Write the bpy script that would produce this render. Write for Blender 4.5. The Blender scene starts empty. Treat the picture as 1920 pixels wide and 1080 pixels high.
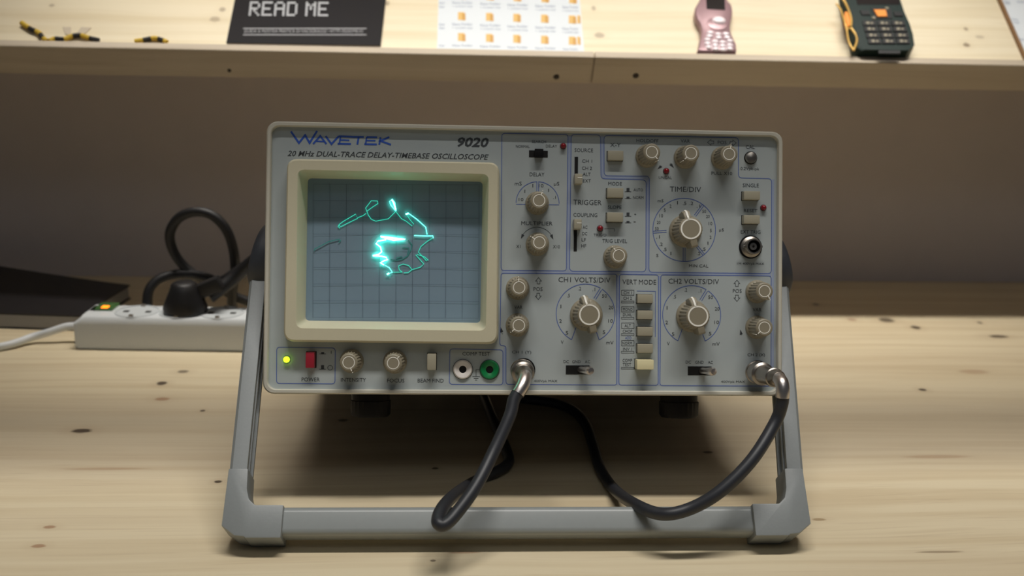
import bpy, bmesh, math, random
import numpy as np
from mathutils import Vector, Matrix

random.seed(7)
SC = bpy.context.scene
COL = SC.collection
rad = math.radians

# ------------------------------------------------------------------ camera
FPX, CX, CY = 2000.0, 1005.0, 540.0
def rx(a): c, s = np.cos(a), np.sin(a); return np.array([[1,0,0],[0,c,-s],[0,s,c]])
def rz(a): c, s = np.cos(a), np.sin(a); return np.array([[c,-s,0],[s,c,0],[0,0,1]])
CAM_R = rz(-0.08782) @ rx(np.pi/2 - rad(15)) @ rz(0.02882)
CAM_C = np.array([0, 0, 0.2992])
cam = bpy.data.cameras.new('camera'); camo = bpy.data.objects.new('camera', cam); COL.objects.link(camo)
camo.matrix_world = Matrix([[*CAM_R[i], CAM_C[i]] for i in range(3)] + [[0,0,0,1]])
cam.sensor_width = 36; cam.lens = FPX*36/1920
cam.shift_x = -(CX-960)/1920
cam.clip_start = 0.01; cam.clip_end = 50
cam.dof.use_dof = True; cam.dof.focus_distance = 0.635; cam.dof.aperture_fstop = 8.0
SC.camera = camo

# ------------------------------------------------------------------ light
SC.view_settings.view_transform = 'Standard'; SC.view_settings.look = 'None'
SC.view_settings.gamma = 1; SC.view_settings.use_curve_mapping = False
SC.view_settings.exposure = 0.0
w = bpy.data.worlds.new('room'); SC.world = w; w.use_nodes = True
w.node_tree.nodes['Background'].inputs[0].default_value = (0.66, 0.74, 0.84, 1)
w.node_tree.nodes['Background'].inputs[1].default_value = 0.05
def area(name, loc, target, sx, sy, power, color, spread=None):
    l = bpy.data.lights.new(name, 'AREA'); l.shape = 'RECTANGLE'; l.size = sx; l.size_y = sy
    l.energy = power; l.color = color
    if spread: l.spread = rad(spread)
    o = bpy.data.objects.new(name, l); COL.objects.link(o); o.location = loc
    d = Vector(target) - Vector(loc)
    o.rotation_euler = d.to_track_quat('-Z', 'Y').to_euler()
    return o
area('added_strip_lamp', (0.12, 0.984, 0.79), (0.12, 0.984, 0), 1.0, 0.035, 1.5, (1.0, 0.95, 0.87), 62)  # strip lamp added under the unseen shelf; narrow spread leaves the worktop ahead darker
area('ceiling_panel_lamp', (0.15, 0.25, 1.9), (0.15, 0.55, 0.0), 1.2, 0.13, 23.0, (1.0, 0.965, 0.91))
area('added_front_fill', (0.0, -1.1, 2.3), (0.1, 0.7, 0.1), 1.2, 0.6, 3.0, (0.93, 0.97, 1.0))  # fill light added from the front to brighten the panel

# ------------------------------------------------------------------ geometry helpers
def ray(px, py): return CAM_R @ np.array([(px-CX)/FPX, -(py-CY)/FPX, -1.0])
def on_plane(px, py, axis, val):
    v = ray(px, py); t = (val-CAM_C[axis])/v[axis]; return CAM_C + t*v
def on_table(px, py, z=0.0): return on_plane(px, py, 2, z)

SP = np.array([0.049, 0.6179, 0.1501])
SS = rz(-0.0190) @ rx(-0.2857)
def S_inv(p): return SS.T @ (np.array(p)-SP)
def pp(px, py, y=0.004):
    """point of the front panel (its own axes) seen at a pixel"""
    v = SS.T @ ray(px, py); o = SS.T @ (CAM_C-SP); t = (y-o[1])/v[1]; return o+t*v

def lin(c):
    c = c/255.0
    return c/12.92 if c <= 0.04045 else ((c+0.055)/1.055)**2.4
def rgb(r, g, b): return (lin(r), lin(g), lin(b), 1)

def mat(name, color, rough=0.5, metal=0.0, emit=None, estr=0.0, grain=0.0, gscale=400, spec=0.5, bump=0.0):
    m = bpy.data.materials.new(name); m.use_nodes = True
    nt = m.node_tree; b = nt.nodes['Principled BSDF']
    b.inputs['Base Color'].default_value = color; b.inputs['Roughness'].default_value = rough
    b.inputs['Metallic'].default_value = metal; b.inputs['Specular IOR Level'].default_value = spec
    if emit: b.inputs['Emission Color'].default_value = emit; b.inputs['Emission Strength'].default_value = estr
    if grain or bump:
        tc = nt.nodes.new('ShaderNodeTexCoord'); n = nt.nodes.new('ShaderNodeTexNoise')
        n.inputs['Scale'].default_value = gscale; n.inputs['Detail'].default_value = 4
        nt.links.new(tc.outputs['Object'], n.inputs['Vector'])
        if grain:
            mx = nt.nodes.new('ShaderNodeMix'); mx.data_type = 'RGBA'
            mx.inputs['A'].default_value = tuple(c*(1-grain) for c in color[:3])+(1,)
            mx.inputs['B'].default_value = tuple(min(1, c*(1+grain)) for c in color[:3])+(1,)
            nt.links.new(n.outputs['Fac'], mx.inputs['Factor']); nt.links.new(mx.outputs['Result'], b.inputs['Base Color'])
        if bump:
            bp = nt.nodes.new('ShaderNodeBump'); bp.inputs['Strength'].default_value = bump; bp.inputs['Distance'].default_value = 0.0004
            nt.links.new(n.outputs['Fac'], bp.inputs['Height']); nt.links.new(bp.outputs['Normal'], b.inputs['Normal'])
    return m

def wood(name, base, dark, light, knots=(), shade_bands=(), axis_rot=0.0, rough=0.55, streaks=()):
    """pine: stretched grain along X, listed knots (x,y,rx,ry,strength), soft shade painted in strips along Y"""
    m = bpy.data.materials.new(name); m.use_nodes = True
    nt = m.node_tree; N = nt.nodes; L = nt.links; b = N['Principled BSDF']
    b.inputs['Roughness'].default_value = rough; b.inputs['Specular IOR Level'].default_value = 0.3
    tc = N.new('ShaderNodeTexCoord')
    def vm(op, a, bb=None):
        n = N.new('ShaderNodeVectorMath'); n.operation = op
        for i, v in enumerate((a, bb)):
            if v is None: continue
            if isinstance(v, tuple): n.inputs[i].default_value = v
            else: L.new(v, n.inputs[i])
        return n
    def ma(op, a, bb=None, clamp=False):
        n = N.new('ShaderNodeMath'); n.operation = op; n.use_clamp = clamp
        for i, v in enumerate((a, bb)):
            if v is None: continue
            if isinstance(v, (int, float)): n.inputs[i].default_value = v
            else: L.new(v, n.inputs[i])
        return n.outputs[0]
    def mixc(f, a, bb):
        n = N.new('ShaderNodeMix'); n.data_type = 'RGBA'
        if isinstance(f, float): n.inputs['Factor'].default_value = f
        else: L.new(f, n.inputs['Factor'])
        for k, v in (('A', a), ('B', bb)):
            if isinstance(v, tuple): n.inputs[k].default_value = v
            else: L.new(v, n.inputs[k])
        return n.outputs['Result']
    P = tc.outputs['Object']
    # warp
    nw = N.new('ShaderNodeTexNoise'); nw.inputs['Scale'].default_value = 1.0; nw.inputs['Detail'].default_value = 2
    L.new(vm('MULTIPLY', P, (2.5, 9.0, 9.0)).outputs[0], nw.inputs['Vector'])
    wv = vm('MULTIPLY', nw.outputs['Color'], (0.0, 0.03, 0.03)).outputs[0]
    PW = vm('ADD', P, wv).outputs[0]
    g1 = N.new('ShaderNodeTexNoise'); g1.inputs['Detail'].default_value = 5; g1.inputs['Scale'].default_value = 1
    L.new(vm('MULTIPLY', PW, (2.2, 95.0, 95.0)).outputs[0], g1.inputs['Vector'])
    g2 = N.new('ShaderNodeTexNoise'); g2.inputs['Detail'].default_value = 6; g2.inputs['Scale'].default_value = 1
    L.new(vm('MULTIPLY', PW, (8.0, 500.0, 500.0)).outputs[0], g2.inputs['Vector'])
    g3 = N.new('ShaderNodeTexNoise'); g3.inputs['Detail'].default_value = 2; g3.inputs['Scale'].default_value = 1
    L.new(vm('MULTIPLY', P, (1.6, 16.0, 16.0)).outputs[0], g3.inputs['Vector'])
    f1 = ma('MULTIPLY', ma('SUBTRACT', g1.outputs['Fac'], 0.42, ), 4.0, True)
    c = mixc(f1, light, base)
    f2 = ma('MULTIPLY', ma('SUBTRACT', g2.outputs['Fac'], 0.55), 2.2, True)
    c = mixc(ma('MULTIPLY', f2, 0.5), c, dark)
    f3 = ma('MULTIPLY', ma('SUBTRACT', g3.outputs['Fac'], 0.5), 1.6, True)
    c = mixc(ma('MULTIPLY', f3, 0.5), c, dark)
    sep = N.new('ShaderNodeSeparateXYZ'); L.new(PW, sep.inputs[0])
    for (y0, y1, soft, col, amt) in shade_bands:
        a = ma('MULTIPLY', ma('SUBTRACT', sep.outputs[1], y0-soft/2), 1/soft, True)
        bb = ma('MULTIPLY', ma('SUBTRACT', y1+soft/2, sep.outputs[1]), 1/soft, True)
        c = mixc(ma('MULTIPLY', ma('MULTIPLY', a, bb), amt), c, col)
    for kn in knots:
        kx, ky, krx, kry, st, kc = kn
        d = vm('MULTIPLY', vm('SUBTRACT', P, (kx, ky, 0)).outputs[0], (1/krx, 1/kry, 0.0)).outputs[0]
        ln = N.new('ShaderNodeVectorMath'); ln.operation = 'LENGTH'; L.new(d, ln.inputs[0])
        dd = ma('ADD', ln.outputs['Value'], ma('MULTIPLY', ma('SUBTRACT', g2.outputs['Fac'], 0.5), 1.2))
        halo = ma('MULTIPLY', ma('SUBTRACT', 3.2, dd), 0.35, True)
        c = mixc(ma('MULTIPLY', halo, 0.30*st), c, dark)
        core = ma('MULTIPLY', ma('SUBTRACT', 1.25, dd), 2.0, True)
        c = mixc(ma('MULTIPLY', core, st), c, kc)
    L.new(c, b.inputs['Base Color'])
    bp = N.new('ShaderNodeBump'); bp.inputs['Strength'].default_value = 0.15; bp.inputs['Distance'].default_value = 0.0004
    L.new(g2.outputs['Fac'], bp.inputs['Height']); L.new(bp.outputs['Normal'], b.inputs['Normal'])
    return m

def link(name, me, m=None, parent=None, loc=None):
    if m is not None and len(me.materials) and me.materials[0] is not m:
        me = me.copy(); me.materials.clear()
    o = bpy.data.objects.new(name, me); COL.objects.link(o)
    if m is not None and len(me.materials) == 0: me.materials.append(m)
    if parent is not None: o.parent = parent
    if loc is not None: o.location = loc
    return o
def smooth(me, ang=35):
    me.polygons.foreach_set('use_smooth', [True]*len(me.polygons))
    try: me.set_sharp_from_angle(angle=rad(ang))
    except Exception: pass
def finish(bm, name, sm=True, ang=35):
    bmesh.ops.recalc_face_normals(bm, faces=bm.faces)
    me = bpy.data.meshes.new(name); bm.to_mesh(me); bm.free()
    if sm: smooth(me, ang)
    return me
def add_box(bm, c, s, M=None, bevel=0.0, seg=2):
    r = bmesh.ops.create_cube(bm, size=1.0)
    vs = r['verts']
    for v in vs: v.co = Vector((v.co.x*s[0], v.co.y*s[1], v.co.z*s[2]))
    if bevel:
        es = list({e for v in vs for e in v.link_edges})
        rr = bmesh.ops.bevel(bm, geom=es, offset=bevel, segments=seg, profile=0.6, affect='EDGES')
        vs = list({v for v in rr['verts']} | {v for v in vs if v.is_valid})
    for v in vs:
        if M is not None: v.co = M @ v.co
        v.co += Vector(c)
    return vs
def box_mesh(name, c, s, bevel=0.0, seg=2, M=None):
    bm = bmesh.new(); add_box(bm, c, s, M, bevel, seg); return finish(bm, name)
def loft(bm, rings, close=True, cap0=False, cap1=False, closed_loop=True):
    R = [[bm.verts.new(Vector(p)) for p in r] for r in rings]
    n = len(R[0])
    for a, b in zip(R, R[1:]):
        for i in range(n if closed_loop else n-1):
            j = (i+1) % n
            bm.faces.new((a[i], a[j], b[j], b[i]))
    if cap0: bm.faces.new(R[0])
    if cap1: bm.faces.new(list(reversed(R[-1])))
    return R
def rrect(x0, x1, z0, z1, r, y, n=6):
    pts = []
    for (cx, cz, a0) in ((x1-r, z1-r, 0), (x0+r, z1-r, 90), (x0+r, z0+r, 180), (x1-r, z0+r, 270)):
        for i in range(n+1):
            a = rad(a0+90*i/n); pts.append((cx+r*math.cos(a), y, cz+r*math.sin(a)))
    return pts
def quadround(c4, r, y, n=5):
    """rounded quadrilateral ring from 4 corners (tl,tr,br,bl) as (x,z)"""
    out = []
    m = len(c4)
    for i in range(m):
        p = Vector(c4[i]); a = (Vector(c4[i-1])-p).normalized(); b = (Vector(c4[(i+1) % m])-p).normalized()
        s = p+a*r; e = p+b*r
        for k in range(n+1):
            t = k/n; q = s*(1-t)**2+p*2*t*(1-t)+e*t*t
            out.append((q.x, y, q.y))
    return out
def lathe(name, prof, n=40, flute=None):
    """profile (r, y) around the -Y axis; flute: (count, depth, y0, y1)"""
    bm = bmesh.new(); rings = []
    for (r, y) in prof:
        ring = []
        for i in range(n):
            a = 2*math.pi*i/n; q = r
            if flute and flute[2] <= y <= flute[3] and r > flute[4]:
                if (i*flute[0]*1.0/n) % 1.0 < 0.5: q = r*(1-flute[1])
            ring.append((q*math.cos(a), y, q*math.sin(a)))
        rings.append(ring)
    loft(bm, rings, cap0=True, cap1=True)
    return finish(bm, name, ang=30)
def catmull(pts, sub=10):
    P = [Vector(p) for p in pts]; P = [P[0]*2-P[1]]+P+[P[-1]*2-P[-2]]; out = []
    for i in range(1, len(P)-2):
        p0, p1, p2, p3 = P[i-1:i+3]
        for k in range(sub):
            t = k/sub
            out.append(0.5*((2*p1)+(p2-p0)*t+(2*p0-5*p1+4*p2-p3)*t*t+(3*p1-p0-3*p2+p3)*t**3))
    out.append(P[-2]); return out
def tube_bm(bm, pts, r, n=14, cap=True, radii=None):
    pts = [Vector(p) for p in pts]
    T0 = (pts[1]-pts[0]).normalized()
    up = Vector((0, 0, 1)) if abs(T0.z) < 0.9 else Vector((1, 0, 0))
    nrm = (up-T0*up.dot(T0)).normalized(); rings = []
    for i, p in enumerate(pts):
        T = (pts[min(i+1, len(pts)-1)]-pts[max(i-1, 0)]).normalized()
        nrm = (nrm-T*nrm.dot(T)).normalized(); bn = T.cross(nrm)
        rr = radii[i] if radii else r
        rings.append([p+(nrm*math.cos(2*math.pi*k/n)+bn*math.sin(2*math.pi*k/n))*rr for k in range(n)])
    loft(bm, rings, cap0=cap, cap1=cap)
def tube(name, pts, r, n=14, sub=10, radii=None):
    bm = bmesh.new(); P = catmull(pts, sub) if sub else pts
    tube_bm(bm, P, r, n, radii=radii); return finish(bm, name, ang=50)
def tag(o, label=None, cat=None, group=None, kind=None):
    if label: o['label'] = label
    if cat: o['category'] = cat
    if group: o['group'] = group
    if kind: o['kind'] = kind
    return o
def empty(name, loc=(0, 0, 0), rot=None):
    o = bpy.data.objects.new(name, None); COL.objects.link(o); o.location = loc
    o.empty_display_size = 0.02
    return o

# ------------------------------------------------------------------ materials
M = {}
M['wall'] = mat('wall_paint', rgb(203, 194, 192), 0.9, grain=0.04, gscale=30, bump=0.1)
M['rim'] = mat('beige_rim_plastic', rgb(206, 202, 188), 0.45, grain=0.03, gscale=900, bump=0.12)
M['panel'] = mat('grey_panel', rgb(178, 186, 187), 0.55, grain=0.03, gscale=60)
M['bezel'] = mat('bezel_plastic', rgb(212, 205, 178), 0.42, grain=0.02, gscale=900)
M['case'] = mat('case_grey_metal', rgb(84, 84, 82), 0.5, grain=0.03)
M['knob'] = mat('knob_plastic', rgb(148, 140, 121), 0.42, grain=0.03, gscale=1500)
M['white'] = mat('white_ink', rgb(255, 252, 242), 0.4)
M['button'] = mat('button_plastic', rgb(170, 164, 144), 0.4)
M['cream'] = mat('cream_button_plastic', rgb(240, 230, 186), 0.4)
M['red'] = mat('red_button_plastic', rgb(160, 40, 55), 0.35)
M['black'] = mat('black_plastic', rgb(12, 11, 13), 0.55, spec=0.25)
M['hub'] = mat('hub_charcoal_plastic', rgb(62, 65, 72), 0.5, grain=0.1)
M['hole'] = mat('dark_hole', rgb(10, 9, 9), 0.8)
M['ink'] = mat('dark_ink', rgb(62, 66, 70), 0.6)
M['blue'] = mat('blue_ink', rgb(84, 106, 176), 0.6)
M['lav'] = mat('pale_blue_ink', rgb(158, 170, 196), 0.6)
M['logo'] = mat('logo_blue_ink', rgb(52, 92, 190), 0.5)
M['steel'] = mat('nickel_plating', rgb(225, 216, 210), 0.30, 1.0)
M['steel2'] = mat('brushed_nickel', rgb(165, 158, 150), 0.36, 1.0)
M['grey'] = mat('handle_grey_plastic', rgb(140, 145, 146), 0.42, grain=0.05, gscale=700, bump=0.1)
M['groove'] = mat('handle_groove_dark', rgb(48, 48, 50), 0.6)
M['bar'] = mat('bar_grey_vinyl', rgb(148, 153, 153), 0.33, grain=0.04, gscale=300)
M['cable'] = mat('black_cable_rubber', rgb(44, 46, 52), 0.45, grain=0.1)
M['cord'] = mat('black_cord_rubber', rgb(24, 23, 25), 0.5)
M['led_red'] = mat('red_led_lens', rgb(140, 22, 34), 0.15)
M['led_green'] = mat('lit_green_led', rgb(190, 240, 30), 0.3, emit=(0.45, 1.0, 0.02, 1), estr=2.2)
M['green'] = mat('green_jack_plastic', rgb(20, 128, 70), 0.3)
M['jackwhite'] = mat('white_jack_plastic', rgb(235, 228, 222), 0.3)
M['strip'] = mat('white_strip_plastic', rgb(226, 230, 232), 0.4)
M['stripdark'] = mat('socket_shade_grey', rgb(206, 211, 213), 0.5)
M['screen'] = mat('tube_glass', rgb(134, 156, 174), 0.2, grain=0.03, gscale=20)
M['grat'] = mat('graticule_ink', rgb(96, 113, 130), 0.4)

# ================================================================== structure
L0 = on_plane(63, 139, 1, 1.0197); L1 = on_plane(1920, 171, 1, 1.0197)
WALLY = 1.1525
me = box_mesh('wall', (0.1, WALLY+0.05, 0.35), (4.0, 0.1, 2.3))
tag(link('wall_back', me, M['wall']), kind='structure')

# unseen deeper shelf, added to shade the worktop; carries the added strip lamp
tag(link('added_shade_shelf', box_mesh('added_upper_shelf', (0.1, 0.827, 0.811), (4.0, 0.650, 0.02), 0.001), M['wall']), kind='structure')

# pine worktop: grain and knots, plus a greyer band of painted shade
def tk(px, py, rpx, rpy, st=0.9, kc=(60, 45, 36)):
    p = on_table(px, py); q = on_table(px+rpx, py); v = on_table(px, py+rpy)
    return (float(p[0]), float(p[1]), float(abs(q[0]-p[0])), float(max(0.0012, abs(v[1]-p[1]))), st, rgb(*kc))
RED = (150, 98, 66)
tknots = [tk(153, 808, 17, 4.0), tk(303, 719, 9, 3), tk(343, 697, 10, 2.5, .7), tk(304, 748, 13, 3, .6, RED),
          tk(380, 770, 5, 2, .8), tk(409, 903, 7, 2.5, .9), tk(93, 988, 11, 3, .6, RED), tk(72, 1024, 12, 3.5, .6, RED),
          tk(1662, 600, 12, 4, .8), tk(1717, 614, 8, 3, .9), tk(1872, 631, 17, 3, .8), tk(1837, 605, 4, 2, .8),
          tk(1730, 731, 7, 2.5, .9), tk(1535, 974, 12, 2.5, .6, (140, 110, 70)), tk(1825, 697, 26, 4, .35, RED),
          tk(1597, 599, 8, 2.5, .5, RED), tk(1327, 848, 9, 2, .8), tk(816, 878, 6, 2, .8), tk(643, 788, 9, 2.5, .8),
          tk(812, 1051, 5, 1.8, .7), tk(1755, 856, 60, 3, .3, RED), tk(1760, 1035, 40, 1.2, .5, (110, 85, 60)),
          tk(1530, 571, 6, 2, .7), tk(870, 1036, 30, 1.5, .5, RED), tk(200, 879, 70, 2.5, .3, RED)]
shade_y0 = float(on_table(960, 868)[1]); shade_y1 = float(on_table(960, 735)[1])
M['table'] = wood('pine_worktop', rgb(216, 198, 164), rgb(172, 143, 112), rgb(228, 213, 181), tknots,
                  shade_bands=[(shade_y0, shade_y1, 0.055, rgb(176, 160, 142), 0.35)])  # part of the soft shade across the worktop, put into the wood colour
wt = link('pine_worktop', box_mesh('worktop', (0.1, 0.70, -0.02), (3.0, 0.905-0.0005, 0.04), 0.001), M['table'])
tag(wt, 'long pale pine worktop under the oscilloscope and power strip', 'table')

# tilted display ledge above
ex = Vector(L1-L0).normalized()
th = rad(38.7)
ez = Vector((0, -math.sin(th), math.cos(th))); ez = (ez-ex*ez.dot(ex)).normalized()   # board normal
ey = ez.cross(ex).normalized()                                                      # up the slope
def lipz(px, py):
    """height along the board normal of a pixel on the lip's front face"""
    o = Vector(L0); v = Vector(ray(px, py)); C = Vector(CAM_C); t = (o-C).dot(ey)/v.dot(ey)
    return (C+v*t-o).dot(ez)
LH = 0.5*(lipz(300, 93.6)+lipz(1700, 117.5))
BT = LH-0.0078                                    # board surface height above the lip bottom
LT = 0.0085
BM = Matrix(((ex.x, ey.x, ez.x, L0[0]), (ex.y, ey.y, ez.y, L0[1]), (ex.z, ey.z, ez.z, L0[2]), (0, 0, 0, 1)))
BMI = BM.inverted()
def bp(px, py, h=None):
    """pixel -> display board axes (x along, y up the slope), on the plane at normal height h"""
    h = BT if h is None else h
    o = BM @ Vector((0, 0, h)); v = Vector(ray(px, py)); C = Vector(CAM_C)
    t = (o-C).dot(ez)/v.dot(ez); return BMI @ (C+v*t)
print('LH', LH, 'lip top strip', bp(960, 93, LH), bp(960, 104, LH))
def bk(px, py, rpx, rpy, st=0.8, kc=(110, 84, 66)):
    p = bp(px, py); q = bp(px+rpx, py); v = bp(px, py+rpy)
    return (p.x, p.y, abs(q.x-p.x), abs(v.y-p.y), st, rgb(*kc))
bknots = [bk(417, 18, 6, 4, .5), bk(403, 36, 9, 5, .45), bk(97, 10, 5, 3, .4), bk(1113, 15, 4, 4, .4), bk(1124, 66, 9, 5, .45),
          bk(1811, 54, 4, 3, .6), bk(1812, 84, 6, 4, .7), bk(1837, 69, 9, 3, .3), bk(726, 6, 4, 4, .5)]
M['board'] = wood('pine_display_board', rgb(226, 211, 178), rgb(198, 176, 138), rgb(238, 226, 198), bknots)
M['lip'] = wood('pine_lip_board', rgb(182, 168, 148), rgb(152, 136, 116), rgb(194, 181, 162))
ledge = empty('display_ledge'); ledge.matrix_world = BM
tag(ledge, 'tilted pine display ledge with front lip above the oscilloscope', 'shelf')
BL = 0.148
link('display_board', box_mesh('board', (0.5, BL/2+LT, BT-0.009), (3.0, BL, 0.018), 0.0006), M['board'], ledge)
jx = 0.5*(bp(1117, 110).x+bp(1113, 155).x)
def lipmesh(x0, x1):
    bm = bmesh.new(); add_box(bm, ((x0+x1)/2, LT/2, LH/2), (x1-x0, LT, LH), None, 0.0006, 1); return finish(bm, 'lip')
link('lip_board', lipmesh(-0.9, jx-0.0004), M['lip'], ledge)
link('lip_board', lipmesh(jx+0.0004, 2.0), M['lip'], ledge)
def lipxy(px, py):
    o = Vector(L0); v = Vector(ray(px, py)); C = Vector(CAM_C); t = (o-C).dot(ey)/v.dot(ey); return BMI @ (C+v*t)
scr = lathe('screw', [(0.0029, 0.0002), (0.0029, -0.0005), (0.0024, -0.0009), (0.0008, -0.0005)], 20)
M['screw'] = mat('dark_screw_steel', rgb(52, 46, 44), 0.4, 0.6)
for p in ((1043, 144), (1192, 142), (430, 132)):
    q = lipxy(*p); s = link('screw', scr, M['screw'], ledge, q)
    if p[0] == 430: s.scale = (0.6, 1, 0.6)
# support brackets hidden behind the lip carry the ledge on the wall
for xx in (-0.62, 1.55):
    link('wall_bracket', box_mesh('bracket', (xx, BL*0.55, BT-0.030), (0.03, 0.10, 0.024), 0.001), M['lip'], ledge)

# ================================================================== oscilloscope
ROOTW = np.array([0.044, 0.558, 0.0])
root = empty('oscilloscope')
root.matrix_world = Matrix([[*SS[i], ROOTW[i]] for i in range(3)] + [[0, 0, 0, 1]])
tag(root, 'grey dual trace oscilloscope with glowing green trace, tilted on its handle', 'oscilloscope')
OFF = Vector(S_inv(ROOTW))*-1
def part(name, me, m, at=None, label=None):
    o = link(name, me, m, root, OFF+(Vector(at) if at is not None else Vector()))
    if label: o['label'] = label
    return o
def sub(name, me, m, parent, at=None):
    return link(name, me, m, parent, Vector(at) if at is not None else Vector())
W, H = 0.310, 0.1607
# case
bm = bmesh.new()
e = 0.0022
loft(bm, [rrect(-W/2+e, W/2-e, -H/2+e, H/2-e, 0.006, y) for y in (0.018, 0.232)]+[rrect(-W/2+e+.003, W/2-e-.003, -H/2+e+.003, H/2-e-.003, 0.005, 0.236)], cap0=True, cap1=True)
part('case', finish(bm, 'case'), M['case'])
for sx in (-1, 1): part('rear_foot', box_mesh('rear_foot', (sx*0.11, 0.228, -H/2-0.0008), (0.022, 0.012, 0.007), 0.0015), M['black'])
# rim
bm = bmesh.new(); t = 0.0027
loft(bm, [rrect(-W/2, W/2, -H/2, H/2, 0.0065, 0.022), rrect(-W/2, W/2, -H/2, H/2, 0.0065, 0.001),
          rrect(-W/2+.0008, W/2-.0008, -H/2+.0008, H/2-.0008, 0.006, 0.0),
          rrect(-W/2+t-.0004, W/2-t+.0004, -H/2+t-.0004, H/2-t+.0004, 0.0052, 0.0),
          rrect(-W/2+t, W/2-t, -H/2+t, H/2-t, 0.005, 0.0006), rrect(-W/2+t, W/2-t, -H/2+t, H/2-t, 0.005, 0.0045)])
part('front_rim', finish(bm, 'rim'), M['rim'])
PY = 0.004
# bezel corner rings (in panel axes)
def xz(px, py, y): p = pp(px, py, y); return (p[0], p[2])
B_out = [xz(538, 297.5, -.006), xz(935.8, 304.5, -.006), xz(933, 644.5, -.006), xz(531.5, 639.7, -.006)]
B_in = [xz(559, 319, -.006), xz(915.5, 327.5, -.006), xz(910, 619, -.006), xz(556, 614, -.006)]
B_bk = [xz(577.5, 334.5, .0112), xz(904.8, 341, .0112), xz(900.5, 605, .0112), xz(573, 600.8, .0112)]
hole = [(p[0]*0.985+q[0]*0.015, p[1]*0.985+q[1]*0.015) for p, q in zip(B_in, B_out)]
# panel plate with the screen opening
bm = bmesh.new()
outer = [(-W/2+t, H/2-t), (W/2-t, H/2-t), (W/2-t, -H/2+t), (-W/2+t, -H/2+t)]
loft(bm, [quadround(outer, 0.004, PY), quadround(hole, 0.002, PY), quadround(hole, 0.002, PY+.0015)])
panel = part('front_panel', finish(bm, 'panel', False), M['panel'])
# bezel
def shrink(c, d):
    cx = sum(p[0] for p in c)/4; cz = sum(p[1] for p in c)/4
    return [(p[0]+(d if p[0] < cx else -d), p[1]+(d if p[1] < cz else -d)) for p in c]
bm = bmesh.new()
loft(bm, [quadround(shrink(B_out, -.0007), .0062, PY+.0005), quadround(B_out, .006, -.0050), quadround(shrink(B_out, .0009), .0055, -.006),
          quadround(shrink(B_in, -.0004), .0042, -.006), quadround(B_in, .004, -.0055), quadround(B_bk, .0025, .0115)])
part('screen_bezel', finish(bm, 'bezel', ang=40), M['bezel'], label='cream bezel')
# screen glass: gently domed
bm = bmesh.new(); NX, NZ = 20, 16; grid = []
tl, tr, br, bl = [Vector(p) for p in shrink(B_bk, -.0006)]
for j in range(NZ+1):
    row = []
    for i in range(NX+1):
        u, v = i/NX, j/NZ
        p = (tl*(1-u)+tr*u)*(1-v)+(bl*(1-u)+br*u)*v
        row.append(bm.verts.new((p.x, 0.0112-0.0006*(1-(2*u-1)**2)*(1-(2*v-1)**2), p.y)))
    grid.append(row)
for j in range(NZ):
    for i in range(NX): bm.faces.new((grid[j][i], grid[j+1][i], grid[j+1][i+1], grid[j][i+1]))
screen = part('screen', finish(bm, 'screen', ang=80), M['screen'])

# ---- flat print helpers
def text_geo(s, bold=0.0, shear=0.0, spacing=1.0):
    cu = bpy.data.curves.new('t', 'FONT'); cu.body = s; cu.size = 1; cu.offset = bold; cu.shear = shear
    cu.space_character = spacing; cu.resolution_u = 2
    ob = bpy.data.objects.new('t', cu)
    me = bpy.data.meshes.new_from_object(ob)
    V = [v.co.copy() for v in me.vertices]; F = [tuple(p.vertices) for p in me.polygons]
    bpy.data.objects.remove(ob); bpy.data.curves.remove(cu); bpy.data.meshes.remove(me)
    return V, F
TC = {}
class Print:
    def __init__(s): s.V = []; s.F = []; s.items = []
    def add(s, V, F):
        n = len(s.V); s.V += V; s.F += [tuple(i+n for i in f) for f in F]
        s.items.append((V, F))
    def parts(s, name, m, parent):
        for V, F in s.items:
            me = bpy.data.meshes.new(name); me.from_pydata(V, [], F); me.update(); link(name, me, m, parent)
    def mesh(s, name):
        me = bpy.data.meshes.new(name); me.from_pydata(s.V, [], s.F); me.update(); return me
K = 0.000321
def text(P, s, px, py, wpx, hpx, y=PY-.00012, bold=0.0, shear=0.0, k=K, mapper=None):
    key = (s, bold, shear)
    if key not in TC: TC[key] = text_geo(s, bold, shear)
    V, F = TC[key]
    if not V: return
    x0 = min(v.x for v in V); x1 = max(v.x for v in V); y0 = min(v.y for v in V); y1 = max(v.y for v in V)
    c = pp(px, py, y)
    sx = wpx*k/max(1e-6, x1-x0); sz = hpx*k/max(1e-6, y1-y0)
    P.add([(c[0]+(v.x-(x0+x1)/2)*sx, y, c[2]+(v.y-(y0+y1)/2)*sz) for v in V], F)
def strip2(P, pts, wd, y=PY-.0001, closed=False):
    """flat line of width wd through 2-D panel points"""
    pts = [Vector(p) for p in pts]; n = len(pts); L, R = [], []
    for i, p in enumerate(pts):
        a = pts[i-1] if (i > 0 or closed) else None
        b = pts[(i+1) % n] if (i < n-1 or closed) else None
        d1 = (p-a).normalized() if a is not None else None; d2 = (b-p).normalized() if b is not None else None
        if d1 is None: d1 = d2
        if d2 is None: d2 = d1
        m = d1+d2
        if m.length < 1e-6: m = d1
        m.normalize(); nn = Vector((-m.y, m.x)); q = max(0.35, nn.dot(Vector((-d1.y, d1.x))))
        L.append(p+nn*wd/2/q); R.append(p-nn*wd/2/q)
    V = [(v.x, y, v.y) for v in L]+[(v.x, y, v.y) for v in R]
    F = [(i, (i+1) % n, n+(i+1) % n, n+i) for i in range(n if closed else n-1)]
    P.add(V, F)
def pl(P, pxs, wpx=1.3, y=PY-.0001, closed=False):
    strip2(P, [xz(a, b, y) for a, b in pxs], wpx*K, y, closed)
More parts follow.
